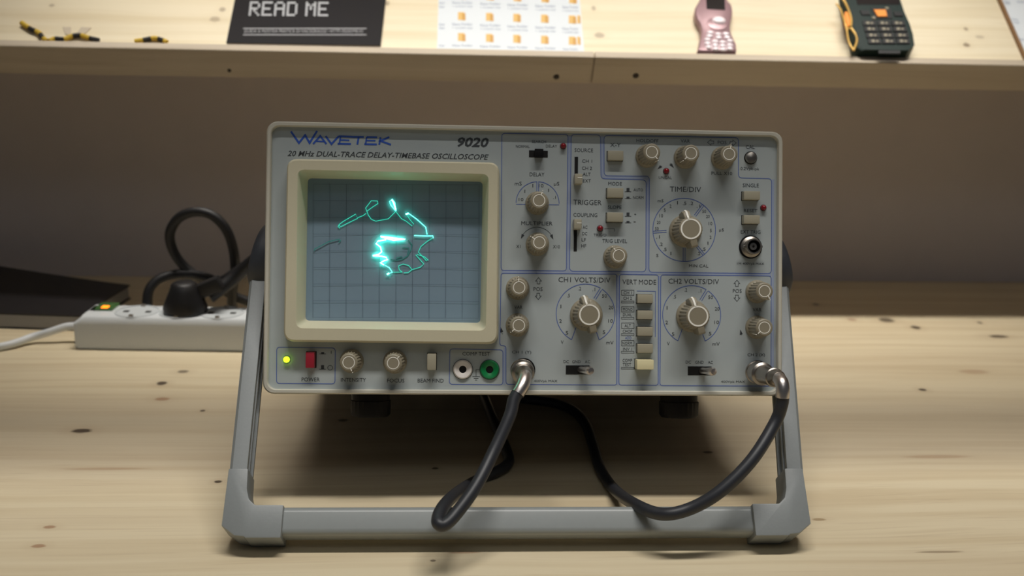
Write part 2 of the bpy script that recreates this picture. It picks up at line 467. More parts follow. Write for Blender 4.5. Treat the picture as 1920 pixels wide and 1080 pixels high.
def rounded(pts, r, closed=True, n=4):
    out = []; m = len(pts)
    for i in range(m):
        if not closed and i in (0, m-1): out.append(tuple(pts[i])); continue
        p = Vector(pts[i]); a = (Vector(pts[i-1])-p); b = (Vector(pts[(i+1) % m])-p)
        rr = min(r, a.length*0.45, b.length*0.45); s = p+a.normalized()*rr; e = p+b.normalized()*rr
        for k in range(n+1):
            t = k/n; q = s*(1-t)**2+p*2*t*(1-t)+e*t*t; out.append((q.x, q.y))
    return out
def arc(P, cx, cy, r, a0, a1, wpx=1.2, n=40, y=PY-.0001, closed=False):
    """clockwise-from-up angles in degrees, centre in pixels, radius in pixels"""
    c = xz(cx, cy, y); N = n
    pts = [(c[0]+r*K*math.sin(rad(a0+(a1-a0)*i/N)), c[1]+r*K*math.cos(rad(a0+(a1-a0)*i/N))) for i in range(N if closed else N+1)]
    strip2(P, pts, wpx*K, y, closed)
def spoke(P, cx, cy, ang, r0, r1, gap=0.0, wpx=1.2, y=PY-.0001):
    c = Vector(xz(cx, cy, y)); d = Vector((math.sin(rad(ang)), math.cos(rad(ang)))); n = Vector((d.y, -d.x))
    for s in ((-1, 1) if gap else (0,)):
        o = c+n*s*gap*K/2
        strip2(P, [o+d*r0*K, o+d*r1*K], wpx*K, y)
def poly(P, pxs, y=PY-.0001):
    V = [(xz(a, b, y)[0], y, xz(a, b, y)[1]) for a, b in pxs]; P.add(V, [tuple(range(len(V)))])

ink = Print(); blu = Print(); lav = Print()
# blue section frames
blu_frames = [
    ([(941, 250), (1065, 252), (1062, 508), (939.5, 507)], 6, True),
    ([(1071, 252), (1126, 253), (1127, 335), (1211.5, 337.5), (1211, 509.5), (1068, 508.5)], 7, True),
    ([(1132.5, 254), (1384.7, 258), (1384.7, 333.5), (1446.8, 335), (1446.3, 513), (1216.7, 510.5), (1217.5, 330.5), (1132.8, 329.5)], 7, True),
    ([(939.5, 512.3), (1156.5, 514), (1156.5, 722), (948.7, 720.5), (948.7, 648.5), (937.2, 648)], 5, True),
    ([(1161.5, 514.5), (1234.5, 515.5), (1234, 722.5), (1160.5, 722)], 5, True),
    ([(1239, 515.5), (1446, 517.5), (1445.7, 724), (1237.5, 723)], 5, True),
    ([(518.9, 651), (628.5, 652.5), (628, 719.8), (518.5, 719)], 6, True),
    ([(843.5, 654), (943, 656), (943, 721.5), (842.5, 720.5)], 6, True)]
for pts, r, cl in blu_frames: pl(blu, rounded(pts, r), 1.3, closed=True)
# lavender gaps between neighbouring frames
for pts in ([(1068, 254), (1065, 508)], [(1129.5, 254), (1130, 332.5), (1214.5, 334), (1214, 510)],
            [(940, 509.7), (1065, 510.3), (1214, 512), (1446, 515.2)], [(1159, 516), (1158.7, 722)], [(1236.7, 517), (1236, 723)],
            [(1449.5, 336), (1449, 725)], [(946, 652), (945.5, 722)]):
    pl(lav, rounded(pts, 6, False), 4.2, y=PY-.00006)
# dials
arc(blu, 1008, 381, 40.4, -90, -3, 1.2, 24); arc(blu, 1008, 381, 40.4, 3, 90, 1.2, 24)
pl(blu, [(967.6, 383), (1048.4, 384)], 1.2); spoke(blu, 1008, 381, 0, 20, 41, 3.4)
arc(blu, 1283, 431, 60, 0, 360, 1.3, 72, closed=True)
for a in (37, 265, 180, 141): spoke(blu, 1283, 431, a, 34, 60, 3.6)
for ox, oy in ((0, 0), (199, 2.5)):
    cx, cy = 1098+ox, 588+oy
    arc(blu, cx, cy, 55.5, -152, 30, 1.3, 48); arc(blu, cx, cy, 55.5, 34, 152, 1.3, 32); spoke(blu, cx, cy, 31.5, 33, 54, 4.0)
    for s in (-1, 1):
        c = Vector(xz(cx, cy, PY-.0001))
        pa = c+Vector((s*math.sin(rad(152)), math.cos(rad(152))))*55.5*K
        pb = c+Vector((s*math.sin(rad(146)), math.cos(rad(146))))*32*K
        strip2(blu, [pa, pb], 1.3*K)
pl(blu, [(1194, 545.6), (1229, 546.2), (1228.5, 632)], 1.1)
# lettering -------------------------------------------------
T = lambda s, x, y, w, h, **k: text(ink, s, x, y, w, h, **k)
T('20 MHz DUAL-TRACE DELAY-TIMEBASE OSCILLOSCOPE', 728.8, 291, 372, 10.3, bold=0.012, shear=0.28)
for a in [('DELAY', 1007, 327, 28, 7), ('mS', 971.7, 344, 13, 7), ('µS', 1043.7, 345, 10, 8), ('10', 977, 374, 9, 6), ('1', 984, 358.6, 1.5, 6),
          ('1', 999, 348, 1.5, 6), ('10', 1014.7, 348, 9, 6), ('1', 1028.7, 356.7, 1.5, 6), ('.1', 1039.7, 370, 5, 6), ('NORMAL', 980.3, 274.5, 26, 5),
          ('SEARCH', 1010.5, 265.7, 27, 5), ('DELAY', 1034, 274, 21, 5), ('MULTIPLIER', 1006.7, 418.8, 59, 7), ('X1', 972, 462, 8, 6),
          ('X10', 1043.3, 462.5, 13, 6), ('CH1 VOLTS/DIV', 1095.8, 524.7, 98, 9.5), ('CH2 VOLTS/DIV', 1300.8, 527.5, 97, 9.5),
          ('VERT MODE', 1198.7, 528.8, 64, 9), ('TIME/DIV', 1285.3, 355, 60, 10), ('TRIGGER', 1101.7, 379.5, 53, 9.5), ('COUPLING', 1097.5, 403, 45, 7),
          ('SOURCE', 1094.7, 281.7, 35, 7), ('CH 1', 1100.8, 302, 19, 6), ('CH 2', 1100.5, 315.3, 19, 6), ('ALT', 1100, 326.7, 15, 6),
          ('EXT', 1100.5, 339, 15, 6), ('AC', 1097, 426, 9, 6), ('DC', 1096.5, 438, 9, 6), ('LF', 1094.5, 449.5, 8, 6), ('HF', 1094.5, 461, 9, 6),
          ('MODE', 1153.3, 344.5, 26, 6.5), ('SLOPE', 1152.5, 388.5, 26, 6.5), ('X-Y', 1154, 271.7, 20, 7), ('AUTO', 1196.7, 356, 18, 5.5),
          ('NORM', 1196.7, 370.5, 20, 5.5), ('+', 1191, 402, 4, 4), ('-', 1190, 416, 4, 1.2), ("TRIG'D", 1125, 440.5, 24, 5), ('TRIG LEVEL', 1152.5, 451.7, 47, 7),
          ('HOLDOFF', 1214, 263.9, 42, 6.5), ('VAR', 1285, 264.5, 18, 6.5), ('POS', 1354, 267.2, 17, 6.5), ('PULL X10', 1353.3, 325, 40, 6.5),
          ('UNCAL', 1247.5, 333, 25, 5), ('CAL', 1406.7, 275.5, 17, 7), ('0.2Vpk-pk', 1406, 317, 36, 7), ('SINGLE', 1407.8, 347.5, 31, 7),
          ('RESET', 1407.5, 395, 26, 6.5), ('EXT TRIG', 1407.5, 435, 38, 6.5), ('1M 400Vpk MAX', 1407.5, 495, 52, 5.5), ('MIN CAL', 1310, 498.5, 37, 5.5),
          ('POS', 1008.8, 542, 17, 7), ('VAR', 972, 576, 15, 6.5), ('VAR', 1419.5, 580.7, 17, 6.5), ('POS', 1382.3, 545.5, 17, 7),
          ('CH 1 (Y)', 978, 661, 36, 7), ('CH 2 (X)', 1418, 666, 34, 7), ('400Vpk MAX', 1023, 715, 44, 5.5), ('400Vpk MAX', 1374.5, 716.3, 46, 5.5),
          ('DC', 1061.6, 678, 10, 5.5), ('GND', 1080.7, 678.2, 16, 5.5), ('AC', 1101.5, 678.4, 10, 5.5), ('DC', 1290.7, 679, 10, 5.5), ('GND', 1311.4, 679.2, 16, 5.5),
          ('AC', 1332, 679.4, 9, 5.5), ('CH 1', 1177, 548.8, 16, 5.5), ('CH 2', 1176.7, 559, 16, 5.5), ('MONO', 1177, 580, 18, 5.5), ('DUAL', 1176.5, 590, 17, 5.5),
          ('ALT', 1177, 610.6, 12, 5.5), ('CHOP', 1176.5, 620.8, 18, 5.5), ('NORM', 1176, 643.5, 18, 5.5), ('INV 1', 1176.5, 654.6, 17, 5.5),
          ('COMP', 1176.3, 675.8, 18, 6), ('TEST', 1175.5, 683.6, 16, 6), ('POWER', 582.6, 711.5, 33, 7), ('I', 621, 660.5, 1, 5.5),
          ('INTENSITY', 662.6, 712.3, 46, 7), ('FOCUS', 742, 713.6, 32, 7), ('BEAM FIND', 807.5, 713.6, 48, 7), ('COMP TEST', 892.7, 663.3, 51, 7),
          ('mS', 1238.5, 376.4, 11, 5.5), ('µS', 1352.8, 431.5, 9, 7), ('S', 1232.5, 479, 4, 5.5)]:
    T(*a)
text(blu, 'ADD', 1178, 633.4, 12, 5.5)
for s, x, y in [('.1', 717, 190), ('.2', 622, 152), ('.5', 531, 152), ('1', 435, 145), ('2', 340, 190), ('5', 262, 245), ('10', 215, 320), ('20', 180, 410),
                ('50', 155, 495), ('.1', 172, 605), ('.2', 210, 705), ('.5', 262, 775), ('1', 345, 830), ('50', 795, 260), ('20', 845, 330), ('10', 880, 425),
                ('5', 885, 520), ('2', 880, 610), ('1', 845, 690), ('.5', 790, 770), ('.2', 720, 830)]:
    T(s, 1210+x/7.2, 360+y/7.2, {1: 3.5, 2: 7}[len(s)] if s != '1' else 1.6, 6)
for ox, oy in ((0, 0), (199, 2.5)):
    for s, x, y in [('.2', 1087, 541), ('.1', 1113.5, 542.6), ('.5', 1066, 554), ('1', 1051.7, 574.6), ('2', 1051, 602), ('5', 1063, 624), ('50', 1133.4, 554.7),
                    ('20', 1145.8, 576.4), ('10', 1144.8, 601.7), ('5', 1132.5, 622.8), ('V', 1054.2, 641.6), ('mV', 1143.6, 642.4)]:
        T(s, x+ox, y+oy, 1.6 if s == '1' else (9 if s in ('20', '50', '10') else (14 if s == 'mV' else 5)), 6.5)
# text boxes beside the vertical mode buttons
for y0, y1 in ((544, 553.5), (575, 584.8), (605.5, 615.6), (638.5, 648.5)):
    pl(ink, [(1165.5, y0), (1188.8, y0), (1188.8, y1), (1165.5, y1)], 0.8, closed=True)
for y0, y1 in ((564.5, 567.8), (595, 598.3), (625.6, 629), (658.6, 662), (688.7, 691.8)):
    pl(ink, [(1165, y0), (1188.8, y0), (1188.8, y1), (1165, y1)], 0.8, closed=True)
# push symbols, arrows, ground sign
for x, y, hh in ((1177.5, 356, 7), (1177.5, 370.5, 3.5), (1177.5, 402, 7), (1177.5, 416, 3.5), (604.8, 688.5, 7.5), (605, 662, 3.5)):
    poly(ink, [(x-2.8, y-hh/2), (x+2.8, y-hh/2), (x+2.8, y+hh/2), (x-2.8, y+hh/2)]); pl(ink, [(x-6, y+hh/2), (x+6, y+hh/2)], 1.0)
arc(ink, 619, 689.6, 4.3, 0, 360, 0.9, 24, closed=True)
def arrow(P, cx, cy, ang, s=7, wpx=0.9, fill=False):
    pts = [(0, -1), (0.85, 0), (0.4, 0), (0.4, 0.8), (-0.4, 0.8), (-0.4, 0), (-0.85, 0)]
    c, sn = math.cos(rad(ang)), math.sin(rad(ang))
    q = [(cx+(x*c-y*sn)*s, cy+(x*sn+y*c)*s) for x, y in pts]
    if fill: poly(P, q[:2]+q[-1:]);
    else: pl(P, q, wpx, closed=True)
for x, y, a in ((1009.8, 527, 0), (1009.3, 555, 180), (1381.8, 531.7, 0), (1381.8, 558.5, 180), (1333, 267, -90), (1374, 268, 90)): arrow(ink, x, y, a, 6.5)
def swoosh(cx, cy, r, a0, a1, head_end=True):
    arc(ink, cx, cy, r, a0, a1, 0.8, 12)
    a = a1; d = 1 if a1 > a0 else -1
    for s in (-1, 1):
        c = Vector(xz(cx, cy, PY-.0001)); tip = c+Vector((math.sin(rad(a)), math.cos(rad(a))))*r*K
    c = Vector(xz(cx, cy, PY-.0001)); f = lambda aa, rr: c+Vector((math.sin(rad(aa)), math.cos(rad(aa))))*rr*K
    V = [f(a+d*11, r), f(a-d*6, r-3), f(a-d*6, r+3)]
    ink.add([(v.x, PY-.0001, v.y) for v in V], [(0, 1, 2)])
swoosh(1007, 458, 32, 0, 62); swoosh(1007, 458, 32, 0, -62)
swoosh(971, 612, 32, -118, -104); swoosh(1421, 616, 34, -112, -104)
swoosh(1215, 290, 33, 128, 136); swoosh(1285, 291, 33, -118, -128)
pl(ink, [(1133, 429), (1152, 429), (1152, 434)], 0.8)
pl(ink, [(892.7, 693), (892.7, 706)], 0.9)
for i, ww in enumerate((7, 4.5, 2)): pl(ink, [(892.7-ww, 706+i*3.3), (892.7+ww, 706+i*3.3)], 0.9)
pl(ink, [(892.7, 693), (899, 693)], 0.9)
ink.parts('printed_mark', M['ink'], panel)
blu.parts('blue_outline', M['blue'], panel)
lav.parts('pale_blue_divider', M['lav'], panel)
# model number + logo
mn = Print(); text(mn, '9020', 887, 266.8, 58, 18.5, bold=0.03, shear=0.22); sub('model_number', mn.mesh('number'), M['ink'], panel)
lg = Print()
def lp(pts, wd=3.4): pl(lg, [(480+a/4, 210+b/4) for a, b in pts], wd, y=PY-.00014)
lp([(262, 146), (322, 232), (368, 174), (402, 232), (458, 142)], 3.6)
lp([(428, 240), (482, 180), (528, 240)]); lp([(452, 220), (512, 222)], 2.6)
lp([(522, 180), (566, 240), (622, 180)]); lp([(622, 182), (722, 186)]); lp([(628, 210), (700, 212)], 2.8); lp([(612, 238), (712, 240)]); lp([(634, 184), (626, 238)], 2.8)
lp([(722, 187), (808, 187)]); lp([(770, 187), (760, 244)])
lp([(830, 188), (908, 190)]); lp([(826, 214), (896, 215)], 2.8); lp([(812, 241), (906, 243)]); lp([(830, 188), (822, 242)], 2.8)
lp([(934, 190), (924, 245)]); lp([(1000, 188), (934, 217), (1012, 245)])
lg.parts('logo_stroke', M['logo'], panel)

# graticule
gr = Print(); gy = 0.0103
G = lambda a, b: xz(560+a/3.6, 320+b/3.6, gy)
def gl(pts, wd): strip2(gr, [G(*p) for p in pts], wd*K, gy)
for i in range(11):
    x = 100+i*112; gl([(x-2, 92), (x-4, 993)], 0.6)
for j in range(9):
    y = 90+j*112.5; gl([(98, y), (1218, y+6)], 0.6)
gr.parts('graticule_line', M['grat'], screen)

# glowing beam trace: thin glowing tubes on the phosphor
def emis(name, strength, col=(0.03, 1.0, 0.62, 1)):
    m = bpy.data.materials.new(name); m.use_nodes = True; nt = m.node_tree; nt.nodes.clear()
    e_ = nt.nodes.new('ShaderNodeEmission'); e_.inputs[0].default_value = col; e_.inputs[1].default_value = strength
    o = nt.nodes.new('ShaderNodeOutputMaterial'); nt.links.new(e_.outputs[0], o.inputs[0]); return m
M['tr1'] = emis('trace_faint', 0.22, (0.10, 0.62, 0.50, 1)); M['tr2'] = emis('trace_medium', 0.8, (0.06, 0.9, 0.6, 1))
M['tr3'] = emis('trace_bright', 3.5, (0.10, 1.0, 0.68, 1)); M['tr4'] = emis('trace_hot', 14.0, (0.10, 1.0, 0.66, 1))
def trace(name, lines, m, r, ty=0.0102):
    bm = bmesh.new()
    for pts in lines:
        P = []
        for p in pts:
            q = pp(560+p[0]/3.6, 320+p[1]/3.6, ty); P.append((q[0], q[1], q[2]))
        tube_bm(bm, P, r*K, 8)
    o = sub('beam_trace', finish(bm, name), m, screen); o['label'] = name.replace('_', ' ')
    return o
trace('faint_trailing_trace', [[(105, 540), (108, 528), (150, 507), (200, 480), (275, 462), (285, 470), (270, 485)],
      [(740, 470), (765, 500), (755, 540), (735, 575), (700, 598), (660, 605), (620, 600)], [(700, 520), (745, 520), (735, 560)], [(660, 590), (700, 580)]], M['tr1'], 0.7)
trace('medium_green_trace', [[(280, 388), (265, 378), (275, 362), (300, 343), (385, 293), (398, 322), (340, 350), (285, 378), (268, 368)], [(398, 318), (435, 303), (455, 288)],
      [(535, 225), (533, 205), (490, 203), (452, 252), (470, 300), (490, 328), (520, 341), (605, 325), (655, 275)], [(535, 222), (500, 245), (458, 275)],
      [(655, 275), (695, 325), (725, 340), (765, 373), (776, 360), (745, 322), (726, 292)],
      [(905, 455), (870, 475), (825, 512), (808, 550), (835, 578), (862, 608), (875, 604), (850, 582), (800, 565)], [(790, 568), (845, 630), (820, 652), (765, 668), (742, 640), (705, 630), (675, 642), (678, 668), (700, 686)],
      [(765, 668), (740, 688), (710, 690)], [(700, 684), (635, 686)]], M['tr2'], 0.62)
trace('bright_green_trace', [[(658, 272), (648, 215), (632, 192), (614, 208), (622, 232), (655, 272)], [(722, 294), (742, 288), (800, 330), (858, 382), (866, 430)],
      [(780, 438), (866, 441), (906, 440), (908, 456)], [(598, 698), (632, 686), (612, 655), (575, 635)]], M['tr3'], 0.85, 0.0096)
trace('glaring_green_trace', [[(575, 636), (552, 622), (575, 608), (602, 600), (590, 585), (560, 578), (500, 573)], [(502, 573), (540, 565), (560, 548), (552, 515), (522, 492), (535, 475), (590, 466)],
      [(552, 443), (615, 450), (718, 464), (640, 470), (592, 458), (556, 447)], [(600, 456), (700, 460)], [(628, 196), (640, 214), (655, 262)], [(722, 294), (742, 288)], [(596, 700), (612, 692)]], M['tr4'], 1.3, 0.0092)

# ---- knobs
sk_m = lathe('small_knob', [(0.0071, 0), (0.0070, -.0018), (0.0064, -.0026), (0.0061, -.0030), (0.0053, -.0158), (0.0051, -.0164), (0.0044, -.0170), (0.0001, -.0170)],
             80, (20, .08, -.0158, -.0030, .005))
def ringmesh(r, wd, y, n=36):
    bm = bmesh.new()
    loft(bm, [[(q*math.cos(2*math.pi*i/n), yy, q*math.sin(2*math.pi*i/n)) for i in range(n)] for q, yy in ((r+wd/2, y+.0002), (r+wd/2, y), (r-wd/2, y), (r-wd/2, y+.0002))])
    return finish(bm, 'ring')
sk_ring = ringmesh(0.00335, 0.00042, -.01712)
bm = bmesh.new()
add_box(bm, (0, -.0171, .0044), (.0005, .0002, .0018))
a = math.atan2(.0061-.0053, .0128)
add_box(bm, (0, -.0105, .00590), (.00045, .0118, .0004), Matrix.Rotation(-a, 3, 'X').to_3x3())
sk_ptr = finish(bm, 'pointer')
def knob(fx, fy, ang, label):
    p = pp(fx, fy, PY-.017)
    o = part('knob', sk_m, M['knob'], (p[0], PY, p[2]), label)
    o.rotation_euler = (0, rad(ang), 0)
    sub('ring_mark', sk_ring, M['white'], o); sub('pointer_mark', sk_ptr, M['white'], o)
for a in [(1010.8, 375.7, 20, 'delay knob'), (1011.3, 454.5, -55, 'multiplier knob'), (1222.2, 285, 140, 'holdoff knob'), (1295.8, 287.2, 226, 'time variable knob'),
          (1367.2, 288.8, 12, 'horizontal position knob'), (1160.3, 479, -35, 'trigger level knob'), (973.3, 539, -4, 'channel one position knob'),
          (972.8, 610, 228, 'channel one variable knob'), (1433.7, 545.8, 145, 'channel two position knob'), (1433.4, 614.3, 228, 'channel two variable knob'),
          (653.8, 679.6, 160, 'intensity knob'), (737.2, 680.8, 41, 'focus knob')]: knob(*a)
bk_m = lathe('dial_knob', [(0.0099, 0), (0.0098, -.0016), (0.0090, -.0026), (0.0086, -.0030), (0.0074, -.0155), (0.0070, -.0165), (0.0064, -.0170), (0.0001, -.0170)],
             96, (24, .06, -.0155, -.0030, .007))
bk_ring = ringmesh(0.00570, 0.00090, -.01712)
wing = bmesh.new()
prof = [(-.0109, -.0028), (-.0112, -.0140), (-.0109, -.0164), (-.0102, -.0168), (.0068, -.0168), (.0106, -.0154), (.0115, -.0120), (.0106, -.0028)]
hw = .0021
vsA = [wing.verts.new((-hw, y, r)) for r, y in prof]; vsB = [wing.verts.new((hw, y, r)) for r, y in prof]
wing.faces.new(vsA); wing.faces.new(list(reversed(vsB)))
for i in range(len(prof)): j = (i+1) % len(prof); wing.faces.new((vsA[i], vsB[i], vsB[j], vsA[j]))
bmesh.ops.bevel(wing, geom=list(wing.edges), offset=.0004, segments=1, affect='EDGES')
wing_m = finish(wing, 'wing')
bm = bmesh.new()
def seg(bm, a, b, wd=.0007, th_=.0003):
    (r0, y0), (r1, y1) = a, b; ln = math.hypot(r1-r0, y1-y0); an = math.atan2(y1-y0, r1-r0)
    add_box(bm, (0, (y0+y1)/2, (r0+r1)/2), (wd, th_, ln), Matrix.Rotation(-an, 3, 'X'))
seg(bm, (.0060, -.01712), (.0070, -.01700), .0011, .0004); seg(bm, (.0068, -.01705), (.01065, -.01560), .0011, .0004); seg(bm, (.01060, -.01565), (.01160, -.0122), .0011, .0004)
bk_ptr = finish(bm, 'pointer')
def dial(fx, fy, ang, label):
    p = pp(fx, fy, PY-.017)
    o = part('dial_knob', bk_m, M['knob'], (p[0], PY, p[2]), label); o.rotation_euler = (0, rad(ang), 0)
    sub('grip_bar', wing_m, M['knob'], o); sub('ring_mark', bk_ring, M['white'], o); sub('pointer_mark', bk_ptr, M['white'], o)
dial(1295.5, 429, -14, 'time per division dial'); dial(1105.3, 590, -15, 'channel one volts dial'); dial(1308.9, 592.8, -15, 'channel two volts dial')

# ---- push buttons (pixel box of the visible face), slots, levers
def hole_plate(x0, y0, x1, y1, parent=None, nm='button_slot'):
    a = pp(x0, y0); b = pp(x1, y1)
    me = box_mesh('slot', ((a[0]+b[0])/2, PY-.00008, (a[2]+b[2])/2), (abs(b[0]-a[0]), .0003, abs(b[2]-a[2])))
    return sub(nm, me, M['hole'], panel)
def button(x0, y0, x1, y1, d, m, label, pad=(0.8, 0.8, 0.8, 0.8)):
    """face pixels at protrusion d"""
    a = pp(x0, y0, PY-d); b = pp(x1, y1, PY-d); w_, h_ = abs(b[0]-a[0]), abs(b[2]-a[2]); cx, cz = (a[0]+b[0])/2, (a[2]+b[2])/2
    o = part('push_button', box_mesh('button', (0, -d/2+.0005, 0), (w_, d+.001, h_), .0005, 2), m, (cx, PY, cz), label)
    me = box_mesh('slot', (cx, PY-.00008, cz), (w_+2*pad[0]*K, .0003, h_+2*pad[1]*K)); sub('button_slot', me, M['hole'], panel)
    return o
button(1140, 282, 1169, 300.5, .004, M['button'], 'X-Y button'); button(1139, 352, 1169, 370.5, .005, M['button'], 'trigger mode button')
button(1138.5, 398, 1168.5, 416, .005, M['button'], 'slope button'); button(1395, 358, 1425.5, 374.5, .0055, M['button'], 'single sweep button')
button(1395, 403, 1425, 419.5, .0055, M['button'], 'reset button')
for y0, y1 in ((551.5, 568.5), (582, 599), (613, 630), (645, 662)):
    button(1195.5, y0, 1224.5, y1, .0045, M['button'], 'vertical mode button')
button(1194.5, 674.5, 1226, 693, .0085, M['cream'], 'cream button, standing further out')
button(573, 660, 589, 690, .006, M['red'], 'red power button', (1.6, 0.8)); button(801, 663, 817.5, 694, .0065, M['button'], 'beam find button')
# toggle / slide levers
hole_plate(992, 282, 1027, 295.3, nm='switch_slot')
o = part('slide_switch', box_mesh('slider', (0, -.0022, 0), (.0052, .0044, .0050), .0004), M['black'], tuple(pp(1010, 288.5, PY)), 'black ribbed slide switch')
bm = bmesh.new()
for i in range(5): add_box(bm, (-.0020+i*.0010, -.0045, 0), (.0004, .0004, .0046))
sub('grip_rib', finish(bm, 'ribs'), M['black'], o)
hole_plate(1077.5, 294, 1083.5, 330, nm='switch_slot'); hole_plate(1076, 428, 1081.5, 471, nm='switch_slot')
lv = bmesh.new(); add_box(lv, (0, -.0035, 0), (.0048, .0070, .0062), None, .0008); lv_m = finish(lv, 'lever')
for x, y, lb in ((1085, 335, 'trigger source lever'), (1083.5, 420, 'coupling lever')):
    p = pp(x, y, PY-.007); o = part('slide_lever', lv_m, M['button'], (p[0], PY, p[2]), lb)
    sub('lever_mark', box_mesh('mark', (.0008, -.00705, .0006), (.0028, .0002, .0005)), M['white'], o)
bat = lathe('toggle', [(.0020, 0), (.0019, -.004), (.0025, -.011), (.0026, -.0125), (.0019, -.0140), (.0001, -.0143)], 20)
for x0, x1, y0, y1, b, tp in ((1061, 1105, 685, 702, (1088, 693), (1106, 695.2)), (1289.7, 1334, 687, 703.5, (1316, 695), (1335.5, 696.8))):
    hole_plate(x0, y0, x1, y1, nm='switch_slot')
    A = Vector(pp(*b, PY)); B = Vector(pp(*tp, PY-.0115)); d = (B-A).normalized()
    o = part('toggle_lever', bat, M['steel'], A, 'metal coupling toggle'); o.rotation_mode = 'QUATERNION'; o.rotation_quaternion = Vector((0, -1, 0)).rotation_difference(d)
# LEDs
led = lathe('led', [(.0017, 0), (.0017, -.0012), (.0014, -.0022), (.0008, -.0028), (.0001, -.0030)], 24)
ledc = lathe('led_collar', [(.0020, 0), (.0020, -.0003), (.0016, -.0004)], 24)
for x, y, m, lb in ((1056, 274, 'led_red', 'red delay indicator'), (1125, 428.3, 'led_red', 'red trigger indicator'), (1249, 320.8, 'led_red', 'red uncalibrated indicator'),
                    (1431, 389.6, 'led_red', 'red single sweep indicator'), (537.6, 674, 'led_green', 'lit yellow-green power indicator')):
    o = part('indicator_light', led, M[m], tuple(pp(x, y, PY-.0015*0)), lb)
    if m == 'led_green': o.scale = (1.12, 1, 1.12)
    sub('light_collar', ledc, M['ink'], o)
# calibration terminal
c = tuple(pp(1407.3, 296, PY)); o = part('calibration_terminal', lathe('cal', [(.0040, 0), (.0040, -.0004), (.0034, -.0006), (.0033, .0000)], 32), M['black'], c)
sub('terminal_ball', lathe('ball', [(.0001, .001), (.0034, 0), (.0036, -.0010), (.0031, -.0024), (.0015, -.0030), (.0001, -.0032)], 28), M['steel2'], o)
# BNC sockets
def bnc(fx, fy, sy=.0085):
    p = pp(fx, fy, PY-sy)
    o = part('coaxial_socket', lathe('bnc_base', [(.0071, 0), (.0071, -.0006), (.0062, -.0008)], 40), M['black'], (p[0], PY, p[2]), 'bayonet socket')
    bm = bmesh.new(); n = 36
    loft(bm, [[(q*math.cos(2*math.pi*i/n), yy, q*math.sin(2*math.pi*i/n)) for i in range(n)] for q, yy in
         ((.0063, 0), (.0063, -.0020), (.0056, -.0024), (.0048, -.0028), (.0048, -sy+.0004), (.0045, -sy), (.0038, -sy), (.0038, -.001))])
    sub('socket_barrel', finish(bm, 'barrel'), M['steel2'], o)
    sub('socket_insulator', lathe('ins', [(.0022, -.001), (.0022, -.0068), (.0008, -.0068), (.0008, -.004)], 24), M['steel2'], o)
    bm = bmesh.new(); [add_box(bm, (s*.0052, -.0055, 0), (.0014, .0016, .0016), None, .0003) for s in (-1, 1)]
    sub('bayonet_lug', finish(bm, 'lug'), M['steel2'], o); return o
o = bnc(1414, 461.7)
sub('dark_cavity', lathe('cavity', [(.0037, -.0006), (.0037, -.0012), (.0024, -.0012)], 24), M['hole'], o)
s1 = bnc(982.5, 694.5, .0060); s2 = bnc(1425, 698.5, .0060)
# banana jacks
for x, y, m, lb in ((867.7, 692.5, 'jackwhite', 'white test jack'), (918, 693, 'green', 'green test jack')):
    bm = bmesh.new(); n = 36
    loft(bm, [[(q*math.cos(2*math.pi*i/n), yy, q*math.sin(2*math.pi*i/n)) for i in range(n)] for q, yy in
         ((.0058, 0), (.0057, -.0008), (.0050, -.0016), (.0030, -.0012), (.0022, -.0008), (.0022, .002))])
    o = part('test_jack', finish(bm, 'jack'), M[m], tuple(pp(x, y, PY)), lb)
    sub('jack_hole', lathe('jh', [(.0023, .0004), (.0023, -.0003), (.0001, -.0003)], 24), M['hole'], o)
    sub('jack_collar', ringmesh(.0059, .0003, -.0004), M['ink'], o)

# ---- feet under the case
ft = bmesh.new(); n = 48
def footring(r, z, fl=0.0): return [((r*(1-(fl if i % 2 else 0)))*math.cos(2*math.pi*i/n), (r*(1-(fl if i % 2 else 0)))*math.sin(2*math.pi*i/n), z) for i in range(n)]
loft(ft, [footring(.0118, 0), footring(.0118, -.0085), footring(.0126, -.0088, .04), footring(.0124, -.0170, .04), footring(.0112, -.0186)], cap0=True, cap1=True)
ft_m = finish(ft, 'foot')
for px in (695, 1272.5):
    p = pp(px, 760, .038); part('foot', ft_m, M['black'], (p[0], .038, -H/2+.0022), 'black round ribbed foot')

# ---- carrying handle
fbL = S_inv(on_table(505, 1008, .0132)); fbR = S_inv(on_table(1440, 1005, .0132))
HX0, HX1 = -.1735, .1690
hubz = pp(480, 487, .045)[2]
hub = Vector((0, .044, hubz))
DEP, HB = .021, .0185             # depth, height of the corner blocks
fb = Vector((0, (fbL[1]+fbR[1])/2, (fbL[2]+fbR[2])/2))
HX0, HX1 = pp(414, 975, fb.y)[0], pp(1523, 978, fb.y)[0]
HT = {-1: pp(469.5, 565, .034)[0], 1: pp(1477.5, 575, .034)[0]}
print('HX', HX0, HX1, HT)
# arm direction a (from the bar up to the hub); front-bottom edge fb = centre - a*HB/2 + n*DEP/2
a_ = (hub-fb).normalized()
for _ in range(8):
    n_ = Vector((0, -a_.z, a_.y)); cb = fb+a_*(HB/2)-n_*(DEP/2); a_ = (hub-cb).normalized()
if n_.y > 0: n_ = -n_
HMt = Matrix(((1, 0, 0), (0, n_.y, a_.y), (0, n_.z, a_.z)))   # local (x, n, a) -> panel axes
def hpart(name, bm, m, label=None):
    for v in bm.verts: v.co = cb+HMt @ v.co
    return part(name, finish(bm, name), m, None, label)
LEN = (hub-cb).length
print('handle', cb, a_, LEN)
